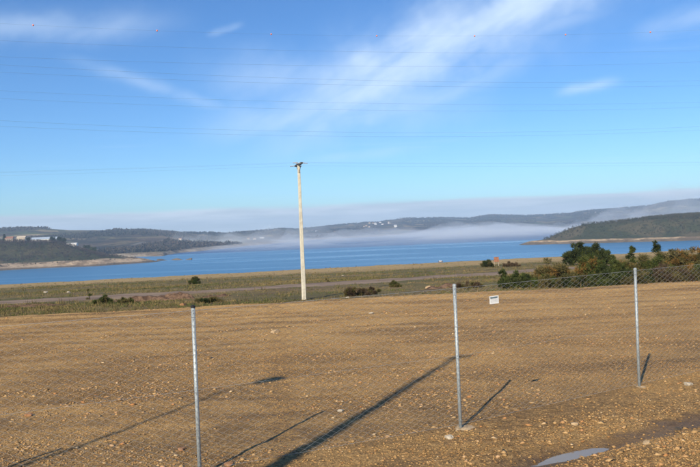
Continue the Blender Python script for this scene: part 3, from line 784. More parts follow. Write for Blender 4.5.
# ------------------------------------------------------------------ poles beside the viewpoint that throw the long shadows
LENX, LENY = math.sin(SHADOW_AZ) / math.tan(SUN_EL), math.cos(SHADOW_AZ) / math.tan(SUN_EL)
def base_for(tip, h):
    return tip[0] - LENX * h, tip[1] - LENY * h
bx_, by_ = base_for((2.25, 15.75), 12.0)
p1 = thing('concrete_mast', 'thick concrete mast beside the viewpoint, throwing the broad long shadow', 'pole', (bx_, by_, 0))
MB().tube([(0, 0, -0.5), (0, 0, 3), (0, 0, 7), (0, 0, 10), (0, 0, 12.0)], [0.21, 0.185, 0.135, 0.085, 0.05], 14).build('shaft', M_CONC, p1, True)
MB().box((0.12, -0.02, 11.9), (0.6, 0.09, 0.09), 0.3).build('bracket', M_STEEL, p1)
LH = 9.0; bx_, by_ = base_for((-2.15, 13.65), LH)
p3 = thing('street_lamp', 'street lamp beside the viewpoint, throwing the shadow with a dark head', 'street lamp', (bx_, by_, 0))
MB().tube([(0, 0, -0.3), (0, 0, LH - 0.4), (0.05, 0.03, LH - 0.1), (0.2, 0.12, LH)], [0.055, 0.03, 0.028, 0.025], 12).build('column', M_GALV, p3, True)
MB().tube([(0.18, 0.10, LH), (0.3, 0.18, LH + 0.03), (0.55, 0.34, LH + 0.05), (0.75, 0.46, LH + 0.03)], [0.04, 0.13, 0.15, 0.04], 12).build('lamp_head', M_STEEL, p3, True)
MB().box((0, 0, 0.02), (0.35, 0.35, 0.04)).build('base_plate', M_STEEL, p3)

# ------------------------------------------------------------------ plants
def leafcloud(r, cen, rad, n_per, ln, wd_, up=0.5):
    """spiky leaf triangles round lump centres; returns verts, faces"""
    K = len(cen); n = K * n_per
    c = np.repeat(cen, n_per, 0); rr_ = np.repeat(rad, n_per, 0)
    d = r.normal(size=(n, 3)); d /= np.linalg.norm(d, axis=1)[:, None]
    p = c + d * rr_ * (r.random((n, 1)) ** 0.45)
    dirv = d + np.array([0, 0, up]) + 0.7 * r.normal(size=(n, 3)); dirv /= np.linalg.norm(dirv, axis=1)[:, None]
    side = np.cross(dirv, r.normal(size=(n, 3))); side /= np.linalg.norm(side, axis=1)[:, None] + 1e-9
    L = ln * (0.6 + 0.8 * r.random((n, 1))); W = wd_ * (0.6 + 0.8 * r.random((n, 1)))
    P = np.stack([p - side * W * 0.5, p + side * W * 0.5, p + dirv * L], 1).reshape(-1, 3)
    return P, np.arange(n * 3).reshape(-1, 3)
GREEN = [(0.0, (0.034, 0.050, 0.012)), (0.4, (0.062, 0.085, 0.020)), (0.75, (0.100, 0.115, 0.030)), (1.0, (0.18, 0.160, 0.05))]
DARK = [(0.0, (0.018, 0.028, 0.009)), (0.5, (0.040, 0.056, 0.017)), (1.0, (0.085, 0.092, 0.030))]
RUST = [(0.0, (0.07, 0.055, 0.020)), (0.4, (0.15, 0.095, 0.030)), (0.7, (0.27, 0.145, 0.035)), (1.0, (0.33, 0.20, 0.05))]
OLIVE = [(0.0, (0.06, 0.056, 0.020)), (0.5, (0.115, 0.102, 0.036)), (1.0, (0.21, 0.165, 0.065))]
BROWN = [(0.0, (0.06, 0.042, 0.026)), (0.5, (0.11, 0.075, 0.045)), (1.0, (0.19, 0.14, 0.08))]
LM = {k: island_mat('leaf_' + k, v, 0.75, 0.25, 1.6) for k, v in dict(green=GREEN, dark=DARK, rust=RUST, olive=OLIVE, brown=BROWN).items()}
M_BARK = plain('bark', (0.075, 0.055, 0.04), 0.9, 0, 0.3, 20)
def bush(x, y, z, wx, h, kind, label, seed, form='dome', mix=None, name='gorse_bush', cat='bush', group='bushes beyond the fence', leaf=0.16, dens=1.0):
    r = np.random.default_rng(seed)
    t = thing(name, label, cat, (x, y, z), 0, group)
    nl = int({'dome': 78, 'upright': 26, 'sprig': 9}[form] * dens)
    if form == 'dome':
        u = r.random(nl); a = r.random(nl) * 6.283; q = np.sqrt(u) * 0.5 * wx
        top = h * (1 - 0.55 * (q / (0.5 * wx)) ** 2) * (0.66 + 0.38 * r.random(nl))
        cz = top * (0.30 + 0.62 * r.random(nl)); cen = np.stack([q * np.cos(a), q * np.sin(a) * 0.8, cz], 1)
        rad = np.stack([0.30 + 0.25 * r.random(nl)] * 2 + [0.26 + 0.22 * r.random(nl)], 1) * min(1.0, h / 1.6) * (0.40 + 0.09 * wx)
    else:
        f_ = np.linspace(0.15, 0.95, nl); a = r.random(nl) * 6.283; q = 0.5 * wx * (1 - 0.55 * f_) * (0.1 + 0.9 * r.random(nl))
        cen = np.stack([q * np.cos(a), q * np.sin(a), f_ * h * (0.92 + 0.1 * r.random(nl))], 1)
        rad = np.stack([0.12 + 0.16 * r.random(nl)] * 2 + [0.14 + 0.12 * r.random(nl)], 1) * min(1.2, h / 2.0) * (0.95 - 0.55 * f_)[:, None]
    st_ = MB()
    for k in range(min(nl, 12)):
        c = cen[k]; st_.tube([(0.06 * math.cos(k), 0.06 * math.sin(k), -0.15), (c[0] * 0.45, c[1] * 0.45, c[2] * 0.5), tuple(c)], [0.035, 0.022, 0.008], 5)
    st_.build('stems', M_BARK, t)
    kinds = mix or [(kind, 1.0)]
    perm = r.permutation(nl); s0 = 0
    for kk_, fr in kinds:
        cnt = max(1, int(round(nl * fr))); sel = perm[s0:s0 + cnt]; s0 += cnt
        if len(sel) == 0: continue
        v_, f_ = leafcloud(r, cen[sel], rad[sel], 140 if form == 'dome' else 80, leaf, leaf * 0.30, 0.8)
        v_[:, 2] = np.maximum(v_[:, 2], -0.05)
        put('foliage' if kk_ not in ('rust',) else 'dry_foliage', mesh_np('foliage', v_, f_), LM[kk_], t)
    return t
def fz(x, y): return float(field_z(x, y)) - 0.05
BUSHES = [  # x, y, width, height, kind, form, mix, label
    (10.6, 50.3, 1.1, 1.35, 'dark', 'upright', [('dark', .6), ('green', .4)], 'small upright dark shrub, leftmost of the bushes beyond the fence'),
    (11.5, 49.8, 2.2, 1.15, 'green', 'dome', [('dark', .5), ('green', .5)], 'low dark green bush just above the notice plate'),
    (13.0, 49.6, 2.4, 0.95, 'olive', 'dome', [('olive', .6), ('green', .4)], 'low olive bush between the dark shrub and the orange gorse'),
    (14.4, 51.5, 2.3, 1.85, 'rust', 'dome', [('rust', .38), ('olive', .62)], 'orange-brown gorse bush left of the rounded dark tree'),
    (15.0, 48.8, 2.6, 1.0, 'green', 'dome', [('dark', .6), ('olive', .4)], 'low green bush in front of the orange-brown gorse'),
    (17.0, 51.0, 2.0, 2.25, 'rust', 'dome', [('rust', .38), ('green', .62)], 'gorse with bright orange tips right of the rounded dark tree'),
    (17.1, 48.6, 2.4, 1.15, 'green', 'dome', [('dark', .5), ('green', .5)], 'low dark bush in front of the bright orange-tipped gorse'),
    (18.2, 50.4, 2.4, 1.9, 'dark', 'dome', [('dark', .6), ('green', .4)], 'dense dark green bush left of the right fence post'),
    (19.0, 48.4, 2.4, 1.1, 'olive', 'dome', [('olive', .5), ('dark', .5)], 'low olive scrub at the foot of the dense dark green bush'),
    (20.0, 52.5, 2.6, 1.75, 'olive', 'dome', [('olive', .4), ('green', .3), ('rust', .3)], 'low olive and green bush right behind the right fence post'),
    (20.9, 53.5, 1.0, 2.75, 'dark', 'upright', [('dark', .6), ('green', .4)], 'thin upright dark shrub just right of the right fence post'),
    (21.8, 52.2, 2.6, 2.15, 'olive', 'dome', [('olive', .4), ('green', .6)], 'olive bush between the two upright dark shrubs'),
    (22.6, 53.0, 1.3, 3.05, 'dark', 'upright', [('dark', .7), ('olive', .3)], 'tallest upright dark shrub near the right edge'),
    (23.7, 52.6, 2.2, 2.45, 'rust', 'dome', [('rust', .38), ('olive', .62)], 'orange-tipped gorse right of the tallest upright shrub'),
    (25.3, 53.2, 2.8, 2.5, 'olive', 'dome', [('olive', .5), ('rust', .25), ('brown', .25)], 'olive-brown bush next to the right edge of the picture'),
    (27.3, 53.6, 3.0, 2.5, 'olive', 'dome', [('olive', .5), ('brown', .3), ('green', .2)], 'brownish bush cut by the right edge of the picture'),
    (24.2, 48.9, 2.8, 1.45, 'green', 'dome', [('green', .4), ('olive', .6)], 'low green bush in front of the orange-tipped gorse on the right'),
    (21.4, 48.6, 2.8, 1.3, 'brown', 'dome', [('brown', .5), ('olive', .5)], 'low brown scrub right of the right fence post'),
    (26.8, 49.2, 2.8, 1.4, 'brown', 'dome', [('brown', .4), ('olive', .6)], 'low brown scrub at the right edge of the picture'),
    (29.6, 54.5, 2.6, 2.3, 'olive', 'dome', None, 'olive bush beyond the right edge of the picture'),
]
for k, (x, y, wx, h, kd, fm, mx_, lab) in enumerate(BUSHES):
    bush(x, y, fz(x, y), wx * 1.10, h * (1.08 if fm == 'dome' else 1.0), kd, lab, 600 + k, fm, mx_)
bush(31.5, 97.0, fz(31.5, 97.0), 5.4, 3.4, 'dark', 'rounded dark green tree-like bush standing above the others before the lake', 640, 'dome', [('dark', .75), ('green', .25)], 'round_bush', leaf=0.34, dens=1.4)
bush(34.6, 98.0, fz(34.6, 98.0), 2.2, 2.2, 'green', 'small green bush at the right foot of the rounded dark bush', 641, 'dome', None, 'round_bush', leaf=0.26)
bush(20.4, 108.0, fz(20.4, 108), 1.7, 1.25, 'dark', 'small dark bush left of the rusty board by the lake', 643, 'dome', [('dark', .5), ('olive', .5)], 'field_shrub', group='small shrubs in the field', leaf=0.26, dens=0.35)
bush(23.6, 106.5, fz(23.6, 106.5), 2.6, 0.8, 'brown', 'low brown scrub right of the rusty board by the lake', 644, 'dome', None, 'field_shrub', group='small shrubs in the field', leaf=0.22, dens=0.4)
for k, (x, y, wx, h, kd, lab) in enumerate([
        (-20.9, 57.2, 0.7, 0.95, 'green', 'thin green shrub beside the dirt track at the left'),
        (-17.5, 50.6, 1.3, 0.75, 'green', 'green shrub in front of the brown earth mound'),
        (-15.9, 50.4, 1.1, 0.6, 'green', 'low green shrub just right of the shrub by the earth mound'),
        (-19.4, 89.0, 1.5, 1.15, 'green', 'round green shrub standing alone in the far field'),
        (3.5, 58.7, 0.9, 0.8, 'green', 'bright green shrub between the concrete pole and the middle post'),
        (-0.1, 49.2, 1.3, 0.85, 'brown', 'dark brown scrub right of the concrete pole'),
        (1.1, 50.0, 1.6, 0.7, 'brown', 'low brown scrub further right of the concrete pole'),
        (-2.5, 72.7, 0.5, 0.45, 'dark', 'tiny dark shrub beside the track left of centre'),
        (8.5, 52.5, 2.2, 0.55, 'brown', 'low brown scrub right of the middle post top'),
        (-9.7, 48.6, 1.8, 0.55, 'dark', 'low dark scrub behind the nearest post top')]):
    bush(x, y, fz(x, y), wx, h * 0.9, kd, lab, 660 + k, 'sprig' if wx < 0.8 else 'dome', [(kd, .45), ('olive', .55)] if kd != 'brown' else [('brown', .6), ('olive', .4)], 'field_shrub', group='small shrubs in the field', leaf=0.15, dens=0.36)

# grass over the field
def grass(n, h0=0.04, h1=0.13, seed=88, wk_=1.0):
    r = np.random.default_rng(seed)
    y = 33.5 + 120 * r.random(n * 2) ** 1.5; x = (r.random(n * 2) * 2 - 1) * (0.56 * y + 6)
    dens = np.clip(0.42 + 0.9 * fbm(x * 0.05, y * 0.20 + x * 0.04, 4, 701) + 0.4 * fbm(x * 0.4, y * 0.4, 3, 711), 0.04, 1)
    tcx = np.interp(x, cx, cy); tw = np.interp(x, cx, wid)
    ontr = np.abs(y - tcx) < tw * 1.12
    ye = y - 0.2 * x * np.clip((y - 45) / 100, 0, 1); dens = dens * (1 - 0.93 * smooth(100, 122, ye + 8 * fbm(x * 0.1, y * 0.1, 3, 721)))
    k = (r.random(n * 2) < np.where(ontr, 0.02, dens)) & (y > edge_y(x) + 4)
    x, y = x[k][:n], y[k][:n]; n = len(x); B = 6
    z = field_z(x, y) - 0.02
    X_ = np.repeat(x, B) + 0.12 * r.normal(size=n * B); Y_ = np.repeat(y, B) + 0.12 * r.normal(size=n * B); Z_ = np.repeat(z, B)
    h = np.repeat(h0 + h1 * r.random(n) ** 2, B) * (0.6 + 0.7 * r.random(n * B)); a = r.random(n * B) * 6.283
    lx, ly = 0.09 * r.normal(size=n * B), 0.09 * r.normal(size=n * B); wv = wk_ * (0.010 + 0.0003 * Y_)
    P = np.stack([np.stack([X_ - np.cos(a) * wv, Y_ - np.sin(a) * wv, Z_], 1), np.stack([X_ + np.cos(a) * wv, Y_ + np.sin(a) * wv, Z_], 1), np.stack([X_ + lx, Y_ + ly, Z_ + h], 1)], 1).reshape(-1, 3)
    return P, np.arange(n * B * 3).reshape(-1, 3)
GR = [(0.0, (0.055, 0.085, 0.020)), (0.3, (0.100, 0.128, 0.034)), (0.5, (0.19, 0.155, 0.058)), (0.8, (0.29, 0.21, 0.088)), (1.0, (0.37, 0.275, 0.13))]
v_, f_ = grass(80000)
tag(put('grass', mesh_np('grass', v_, f_), island_mat('grass_blades', GR, 0.85, 0.2, 0.16)), 'rough green and straw-coloured grass covering the field', 'grass', kind='stuff')
v_, f_ = grass(5200, 0.14, 0.34, 89, 0.8)
TG = [(0.0, (0.055, 0.060, 0.020)), (0.35, (0.12, 0.095, 0.040)), (0.65, (0.24, 0.17, 0.075)), (1.0, (0.36, 0.26, 0.12))]
tag(put('tall_grass', mesh_np('tall_grass', v_, f_), island_mat('tall_grass_blades', TG, 0.85, 0.2, 0.5)), 'scattered taller dry grass tufts standing in the field', 'grass', kind='stuff')

# ------------------------------------------------------------------ earth mounds, blocks and the rusty board in the field
def earth(n, b):
    p = pos(n); a = n.noise(p, 2.2, 6, 0.7)
    n.set(b.inputs['Base Color'], n.mix(n.ss(a, 0.38, 0.62), (0.075, 0.045, 0.030), (0.20, 0.125, 0.080)))
    b.inputs['Roughness'].default_value = 0.95; n.set(b.inputs['Normal'], bump(n, a, 1.0, 0.2))
M_EARTH = mat('turned_earth', earth)
for k, (x, y, lx, ly, h, rz, lab) in enumerate([
        (-16.2, 54.2, 3.4, 0.9, 0.50, 0.2, 'long reddish-brown earth mound below the dirt track at the left'),
        (-13.2, 53.6, 1.7, 0.7, 0.55, 0.1, 'dark brown earth mound at the right end of the long mound'),
        (-10.2, 54.0, 1.6, 0.6, 0.30, 0.3, 'low brown earth mound behind the nearest post'),
        (6.9, 53.2, 1.7, 0.7, 0.34, 0.2, 'dark heap of earth and stones behind the middle post top'),
        (-22.5, 49.5, 3.2, 0.9, 0.30, 0.2, 'dark strip of turned earth at the left edge of the field')]):
    xs = np.linspace(-1, 1, 30); ys = np.linspace(-1, 1, 20); gx, gy = np.meshgrid(xs, ys)
    rr_ = np.sqrt(gx ** 2 + gy ** 2); hh = h * np.clip(1 - rr_ ** 2, 0, 1) ** 0.7 * (0.75 + 0.9 * fbm(gx * 3 + k * 7, gy * 2.5, 4, 800 + k)) - 0.06
    V = np.stack([gx * lx, gy * ly, hh], -1).reshape(-1, 3); i = (np.arange(19)[:, None] * 30 + np.arange(29)[None]).ravel()
    o = put('earth_mound', mesh_np('earth_mound', V, np.stack([i, i + 1, i + 31, i + 30], 1), False), M_EARTH, None, (x, y, fz(x, y)))
    o.rotation_euler = (0, 0, rz); tag(o, lab, 'mound', 'earth mounds in the field')
for k, (x, y, s, c, lab) in enumerate([
        (-32.2, 75.5, 0.24, 'white', 'whitish stone in the far field at the left, left of two'),
        (-29.2, 74.2, 0.20, 'white', 'whitish stone in the far field at the left, right of two'),
        (-12.9, 56.0, 0.18, 'white', 'whitish stone on the track edge behind the earth mounds'),
        (-10.75, 45.6, 0.24, 'orange', 'orange stone at the platform foot left of the nearest post top'),
        (5.75, 54.3, 0.26, 'tan', 'tan boulder left of the dark heap behind the middle post'),
        (-0.35, 48.2, 0.15, 'white', 'whitish stone under the dark scrub right of the concrete pole'),
        (-1.2, 95.0, 0.17, 'white', 'whitish stone in the far grass right of the concrete pole'),
        (17.6, 49.6, 0.15, 'white', 'pale stone at the foot of the bushes left of the right post'),
        (-9.4, 50.2, 0.16, 'tan', 'small tan stone in the scrub behind the nearest post top')]):
    o = put('field_stone', rock_mesh('field_stone', s, 900 + k, 0.7), RM[c], None, (x, y, fz(x, y) + s * 0.35)); o.rotation_euler = (0.1, 0.2, k)
    tag(o, lab, 'stone', 'stones lying in the field')
M_RUST = plain('rusty_orange_paint', (0.31, 0.135, 0.08), 0.8, 0, 0.3, 5); M_TIMBER = plain('grey_timber', (0.33, 0.28, 0.22), 0.9, 0, 0.2, 12)
bd = thing('board_on_posts', 'small rusty orange board on two posts between bushes by the lake', 'board', (22.3, 110.5, fz(22.3, 110.5)), 0.1)
MB().box((0, 0, 1.05), (0.74, 0.06, 0.72)).build('board', M_RUST, bd)
for ex in (-0.32, 0.32):
    MB().box((ex, 0.07, 0.62), (0.09, 0.075, 1.5)).build('post', M_TIMBER, bd)
MB().box((0, -0.036, 1.05), (0.66, 0.012, 0.06)).build('stiffening_rail', M_RUST, bd)
mk = thing('marker_stake', 'short orange stake at the platform foot left of the right post', 'stake', (18.95, 49.3, fz(18.95, 49.3)))
MB().tube([(0, 0, -0.1), (0.02, 0, 0.62)], [0.05, 0.045], 8).build('shaft', M_TIMBER, mk); MB().tube([(0.021, 0, 0.621), (0.025, 0, 0.85)], [0.056, 0.05], 8).build('painted_top', M_RUST, mk)

# ------------------------------------------------------------------ small boat on the lake with its wake
M_HULL = plain('boat_hull_wood', (0.34, 0.22, 0.13), 0.5); M_BWHITE = plain('boat_white', (0.82, 0.82, 0.80), 0.4, 0, 0.04); M_GLASS = plain('dark_glass', (0.02, 0.03, 0.04), 0.1)
bt = thing('motor_boat', 'small boat with white cabin and brown hull on the blue lake', 'boat', (97.0, 782.0, LAKE), R(14))
hull = MB(); secs = [(-2.4, 0.85, 0.75), (-1.2, 1.0, 0.72), (0.4, 1.0, 0.78), (1.7, 0.72, 0.92), (2.7, 0.06, 1.12)]; P = []
for x, hw, tp in secs:
    P += [(x, -hw, tp), (x, -hw * 0.78, 0.05), (x, 0, -0.2), (x, hw * 0.78, 0.05), (x, hw, tp)]
Fc = [(a * 5 + b, a * 5 + b + 1, a * 5 + b + 6, a * 5 + b + 5) for a in range(4) for b in range(4)] + [(0, 1, 2, 3, 4), (24, 23, 22, 21, 20)] + [(a * 5, a * 5 + 5, a * 5 + 9, a * 5 + 4) for a in range(4)]
hull.add(P, Fc).build('hull', M_HULL, bt)
cb = MB().box((-0.1, 0, 1.35), (2.0, 1.5, 1.15), 0, 0, 0.85).build('cabin', M_BWHITE, bt)
for sgn in (-1, 1):
    w_ = MB().box((-0.1, sgn * 0.71, 1.5), (1.2, 0.03, 0.4)).build('window', M_GLASS, cb)
MB().box((-0.1, 0, 1.97), (2.3, 1.6, 0.08)).build('roof', M_BWHITE, cb)
MB().box((-2.55, 0, 0.75), (0.3, 0.4, 0.7)).build('outboard_motor', M_CAP, bt)
def foam(n, b):
    p = pos(n); a = n.noise(p, 0.5, 5, 0.7)
    n.set(b.inputs['Base Color'], n.mix(n.ss(a, 0.4, 0.65), (0.10, 0.26, 0.45), (0.62, 0.72, 0.80))); b.inputs['Roughness'].default_value = 0.4
M_FOAM = mat('wake_foam', foam)
wk = []; nq = 40
for q in range(nq + 1):
    f_ = q / nq; x = 94 - 46 * f_; y = 781.3 - 12 * f_ + 1.2 * math.sin(f_ * 7); hw = 0.5 + 2.0 * f_ * (1 - f_) + 0.3 * math.sin(q * 1.7)
    wk += [(x, y - hw, LAKE + 0.03), (x, y, LAKE + 0.10), (x, y + hw, LAKE + 0.03)]
structure('wake', wk, [(q * 3 + j, q * 3 + j + 1, q * 3 + j + 4, q * 3 + j + 3) for q in range(nq) for j in range(2)], M_FOAM)

# ------------------------------------------------------------------ headland: buildings, trees, woods
def gable(name, lab, cat, x, y, lx, ly, h, rf, rz, mw, mr, group=None, windows=0, door=True, zf=head_z):
    z = float(zf(np.array([x]), np.array([y]))[0]) - 0.6
    t = thing(name, lab, cat, (x, y, z), rz, group)
    MB().box((0, 0, h / 2), (lx, ly, h)).add([(-lx / 2, -ly / 2, h), (-lx / 2, ly / 2, h), (-lx / 2, 0, h + rf - 0.05), (lx / 2, -ly / 2, h), (lx / 2, ly / 2, h), (lx / 2, 0, h + rf - 0.05)], [(0, 2, 1), (3, 4, 5)]).build('wall', mw, t)
    ov = 0.5; e = h - 0.08
    rfm = MB()
    for sgn in (-1, 1):
        a0 = (-lx / 2 - ov, sgn * (ly / 2 + ov), e); a1 = (lx / 2 + ov, sgn * (ly / 2 + ov), e); b0_ = (-lx / 2 - ov, 0, h + rf); b1_ = (lx / 2 + ov, 0, h + rf)
        up_ = lambda q: (q[0], q[1], q[2] + 0.22)
        P = [a0, a1, b1_, b0_, up_(a0), up_(a1), up_(b1_), up_(b0_)]
        rfm.add(P, [(0, 1, 2, 3), (7, 6, 5, 4), (0, 4, 5, 1), (0, 3, 7, 4), (1, 5, 6, 2)])
    rfm.build('roof', mr, t)
    for k in range(windows):
        wx_ = -lx / 2 + lx * (k + 0.5) / windows
        MB().box((wx_, -ly / 2 - 0.03, h * 0.56), (min(1.6, lx / windows * 0.5), 0.1, h * 0.36)).build('window', M_GLASS, t)
    return t
M_CREAM = plain('cream_render', (0.52, 0.44, 0.33), 0.85, 0, 0.1, 0.6); M_WHITEW = plain('white_render', (0.74, 0.73, 0.70), 0.85, 0, 0.08, 0.6)
M_PINK = plain('pinkish_render', (0.42, 0.33, 0.25), 0.85, 0, 0.1, 0.6); M_TILE = plain('clay_tile', (0.26, 0.13, 0.085), 0.9, 0, 0.2, 1.5); M_ZINC = plain('pale_blue_metal_roof', (0.40, 0.47, 0.55), 0.5, 0.1, 0.1, 0.4)
M_GREYROOF = plain('slate_roof', (0.20, 0.21, 0.23), 0.8, 0, 0.2, 1.0)
gable('house', 'beige house beside the dark conifer on the left headland', 'house', -609, 1288, 13, 10, 6.5, 3, 0.2, M_PINK, M_TILE, windows=4)
gable('house', 'cream house right of the beige one on the left headland', 'house', -589, 1292, 14, 10, 7.5, 2.6, 0.15, M_CREAM, M_CREAM, windows=4)
gable('shed', 'long shed with pale blue roof on the left headland', 'shed', -546, 1290, 44, 18, 5.0, 3.2, 0.12, M_WHITEW, M_ZINC, windows=6)
gable('warehouse', 'low white building right of the long shed on the headland', 'building', -491, 1272, 17, 11, 5.0, 1.2, 0.1, M_WHITEW, M_WHITEW, windows=3)
gable('warehouse', 'small white annex touching the right side of the low white building', 'building', -476.5, 1274, 9, 10, 4.0, 1.0, 0.1, M_WHITEW, M_GREYROOF, windows=2)
def tree(x, y, h, wx, kind, lab, seed, conifer=False, zf=head_z, group='dark trees beside the headland buildings'):
    r = np.random.default_rng(seed); z = float(zf(np.array([x]), np.array([y]))[0]) - 0.3
    t = thing('tree', lab, 'tree', (x, y, z), 0, group)
    tk = MB().tube([(0, 0, -0.3), (0.1, 0, h * 0.4), (0, 0.1, h * 0.85)], [h * 0.03, h * 0.022, h * 0.006], 7)
    n = 22
    f_ = r.random(n)
    if conifer:
        q = wx * 0.5 * (1 - f_) * (0.4 + 0.6 * r.random(n)); cz = h * (0.12 + 0.86 * f_)
    else:
        q = wx * 0.42 * np.sqrt(r.random(n)); cz = h * (0.38 + 0.5 * f_)
    a = r.random(n) * 6.283; cen = np.stack([q * np.cos(a), q * np.sin(a), cz], 1)
    rad = np.full((n, 3), wx * 0.17) * (0.7 + 0.6 * r.random((n, 1)))
    for k in range(6):
        tk.tube([(0.05, 0.05, h * 0.35 + 0.05 * h * k * 0.5), tuple(cen[k])], [h * 0.012, h * 0.004], 5)
    tk.build('trunk', M_BARK, t)
    v_, fc = leafcloud(r, cen, rad, 60, 1.3, 0.8, 0.2)
    put('crown', mesh_np('crown', v_, fc), LM[kind], t)
tree(-616, 1284, 13, 7, 'dark', 'dark pointed conifer left of the beige house', 1000, True)
for k, (x, y, h, wx, lab) in enumerate([(-527, 1276, 9, 10, 'dark round tree at the right end of the long shed'), (-517, 1280, 10, 10, 'dark round tree between the long shed and the white building'),
        (-508, 1276, 9, 9, 'dark round tree just left of the white building'), (-462, 1262, 11, 13, 'broad dark tree right of the white annex'), (-449, 1256, 10, 12, 'green tree at the right end of the headland trees'),
        (-571, 1278, 8, 7, 'dark round tree at the left end of the long shed')]):
    tree(x, y, h, wx, 'dark' if k != 4 else 'green', lab, 1001 + k)
def woods(name, pts, hmin, hmax, kindmat, zf, label, seed, nleaf=26, spread=1.0):
    r = np.random.default_rng(seed); x, y = pts; n = len(x); z = zf(x, y)
    h = hmin + (hmax - hmin) * r.random(n); rad = np.stack([h * 0.42 * spread, h * 0.42 * spread, h * 0.42], 1)
    cen = np.stack([x, y, z + h * 0.45], 1)
    v_, f_ = leafcloud(r, cen, rad, nleaf, 1.0, 0.6, 0.5)
    base_h = np.repeat(h, nleaf * 3)
    return tag(put(name, mesh_np(name, v_, f_), kindmat), label, 'woodland', kind='stuff')
WOODB = [(0.0, (0.030, 0.026, 0.020)), (0.45, (0.062, 0.048, 0.040)), (0.75, (0.095, 0.070, 0.055)), (1.0, (0.045, 0.055, 0.028))]
M_WOODB = island_mat('bare_winter_wood', WOODB, 0.95, 0, 0.02)
HEATH = [(0.0, (0.016, 0.022, 0.009)), (0.4, (0.036, 0.040, 0.016)), (0.7, (0.075, 0.060, 0.030)), (1.0, (0.14, 0.105, 0.055))]
M_HEATH = island_mat('heath_scrub', HEATH, 0.95, 0, 0.03)
r = np.random.default_rng(5)
x = -900 + 560 * r.random(9000); y = 1040 + 300 * r.random(9000); d = poly_dist(HEAD, x, y)
k = (d > 58 + 14 * fbm(x * 0.02, y * 0.02, 3, 9)) & (d < 200) & (r.random(9000) < 0.75) & ~((y > 1245) & (x > -640) & (x < -455))
woods('woodland', (x[k], y[k]), 3, 6.0, M_WOODB, head_z, 'bare brown winter wood covering the slope of the left headland', 31)
k = (d > 30) & (d < 62) & (r.random(9000) < 0.14)
woods('scrub', (x[k], y[k]), 1.0, 2.6, M_HEATH, head_z, 'sparse scrub on the pale bank of the left headland', 32, 16)
x = 300 + 620 * r.random(26000); y = 1010 + 520 * r.random(26000); d = poly_dist(PEN, x, y)
k = (d > 34) & (d < 330) & (r.random(26000) < np.clip(0.5 + 0.8 * fbm(x * 0.012, y * 0.012, 4, 19), 0.03, 1))
woods('heathland', (x[k], y[k]), 1.4, 5.6, M_HEATH, pen_z, 'dark heath and scrub covering the right peninsula', 33, 20)
# low rocky spit off the headland tip
sp = np.linspace(0, 1, 40); V = []
for q in sp:
    cxs, cys = -322 + 60 * q, 1196 + 10 * math.sin(q * 5); hw = 7 * (1 - 0.5 * q) * (0.6 + 0.4 * math.sin(q * 17) ** 2); top = LAKE + 1.3 + 1.4 * math.sin(q * 13 + 1)
    for j, zt in ((-1, LAKE - 1), (-0.4, top), (0.4, top), (1, LAKE - 1)): V.append((cxs, cys + j * hw, zt))
structure('rocky_spit', V, [(a * 4 + b, a * 4 + b + 1, a * 4 + b + 5, a * 4 + b + 4) for a in range(39) for b in range(3)], M_BANK, False)

# ------------------------------------------------------------------ tiny houses on the far hills
def house_mesh(lx, ly, h, rf):
    m_ = MB().box((0, 0, h / 2 - 2), (lx, ly, h + 4), 0, 0)
    o_ = 0.6
    m_.add([(-lx / 2 - o_, -ly / 2 - o_, h), (lx / 2 + o_, -ly / 2 - o_, h), (lx / 2 + o_, ly / 2 + o_, h), (-lx / 2 - o_, ly / 2 + o_, h), (-lx / 2 - o_, 0, h + rf), (lx / 2 + o_, 0, h + rf)],
           [(0, 1, 5, 4), (2, 3, 4, 5), (0, 4, 3), (1, 2, 5), (3, 2, 1, 0)], 1)
    me = bpy.data.meshes.new('far_house'); me.from_pydata(m_.v, [], m_.f); me.polygons.foreach_set('material_index', m_.mi); me.update()
    return me
HM = []
for lx, ly, h, rf, mw, mr in ((10, 8, 5, 2.5, M_CREAM, M_TILE), (12, 8, 5.5, 2.5, M_CREAM, M_TILE), (16, 9, 5, 2, M_WHITEW, M_GREYROOF)):
    me = house_mesh(lx, ly, h, rf); me.materials.append(mw); me.materials.append(mr); HM.append(me)
r = np.random.default_rng(12)
CL = [((360, 398), (222.5, 227.5), 13, 'tiny pale house in the village on the far central hill', 'far village on the central hill'),
      ((178, 192), (240, 243.5), 4, 'tiny pale house on the far left slope above the mist', 'far houses above the left mist'),
      ((218, 262), (238, 241.5), 6, 'tiny pale house low on the far hill left of the pole', 'far houses left of the pole'),
      ((312, 350), (230, 235), 4, 'tiny pale house on the far hill right of the pole', 'far houses right of the pole'),
      ((430, 470), (222, 228), 4, 'tiny pale house on the far hill above the middle post', 'far houses above the middle post'),
      ((530, 620), (212.5, 218.5), 4, 'tiny pale house on the far hill behind the peninsula', 'far houses behind the peninsula')]
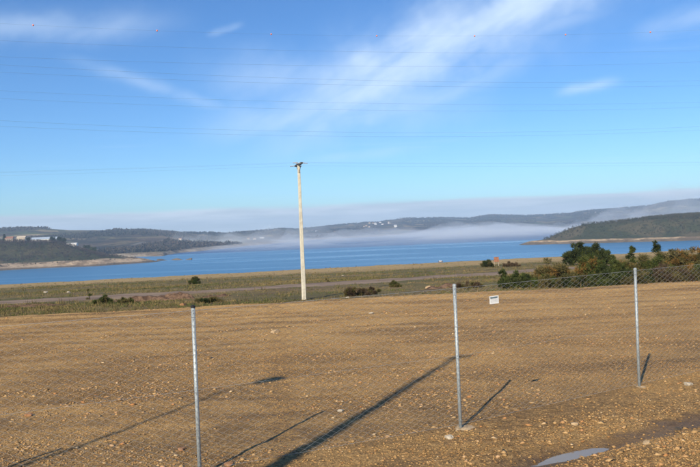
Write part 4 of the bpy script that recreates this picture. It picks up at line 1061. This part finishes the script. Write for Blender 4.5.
def hill_hit(px, py):
    """ground point of the far hills in the given direction"""
    a = math.degrees(math.atan((px - 350) / 720.0)); e = (229 - (px - 350) * 0.0402 - py) / 720.0
    rr_ = np.arange(1600, 7000, 12.0); z = hills_z(np.full(rr_.shape, a), rr_)
    hit = np.nonzero((z > CAM_H + e * rr_) & (rr_ > np.interp(a, AZ0, SH0) + 120))[0]
    if len(hit) == 0: return None
    q = rr_[hit[0]]; return q * math.sin(R(a)), q * math.cos(R(a)), float(z[hit[0]])
for (xa, xb), (ya, yb), cnt, lab, grp in CL:
    done = 0
    for tr in range(cnt * 3):
        h_ = hill_hit(xa + (xb - xa) * r.random(), ya + (yb - ya) * r.random())
        if h_ is None or done >= cnt: continue
        o = put('far_house', HM[int(r.integers(0, 3))]); o.location = (h_[0], h_[1], h_[2] - 0.5); o.rotation_euler = (0, 0, r.random() * 0.8 - 0.4)
        tag(o, lab, 'house', grp); done += 1

# trees and hedges of the far hills, which read as one cover
r = np.random.default_rng(77); n = 42000
a = -29 + 58 * r.random(n); r0_ = np.interp(a, AZ0, SH0); r1_ = np.interp(a, AZ0, RG0); t_ = 0.04 + 1.0 * r.random(n); q = r0_ + (r1_ - r0_) * t_
x = q * np.sin(np.radians(a)); y = q * np.cos(np.radians(a))
k = fbm(x * 0.0035, y * 0.0025, 5, 771) + 0.25 * fbm(x * 0.02, y * 0.02, 2, 781) + 0.12 * smooth(0.9, 1.0, t_) > 0.05
x, y, a, q = x[k], y[k], a[k], q[k]; z = hills_z(a, q); h = 4 + 7 * r.random(len(x)) ** 2; n = len(x)
cen = np.stack([x, y, z + h * 0.4], 1); rad = np.stack([h * 0.7, h * 0.7, h * 0.45], 1)
v_, f_ = leafcloud(r, cen, rad, 9, 5.5, 5.0, 0.3)
FW = [(0.0, (0.024, 0.028, 0.024)), (0.5, (0.050, 0.046, 0.036)), (0.8, (0.095, 0.068, 0.052)), (1.0, (0.055, 0.062, 0.035))]
tag(put('far_woods', mesh_np('far_woods', v_, f_), island_mat('far_wood', FW, 1.0, 0, 0.002)), 'dark woods and hedges covering the far hills', 'woodland', kind='stuff')
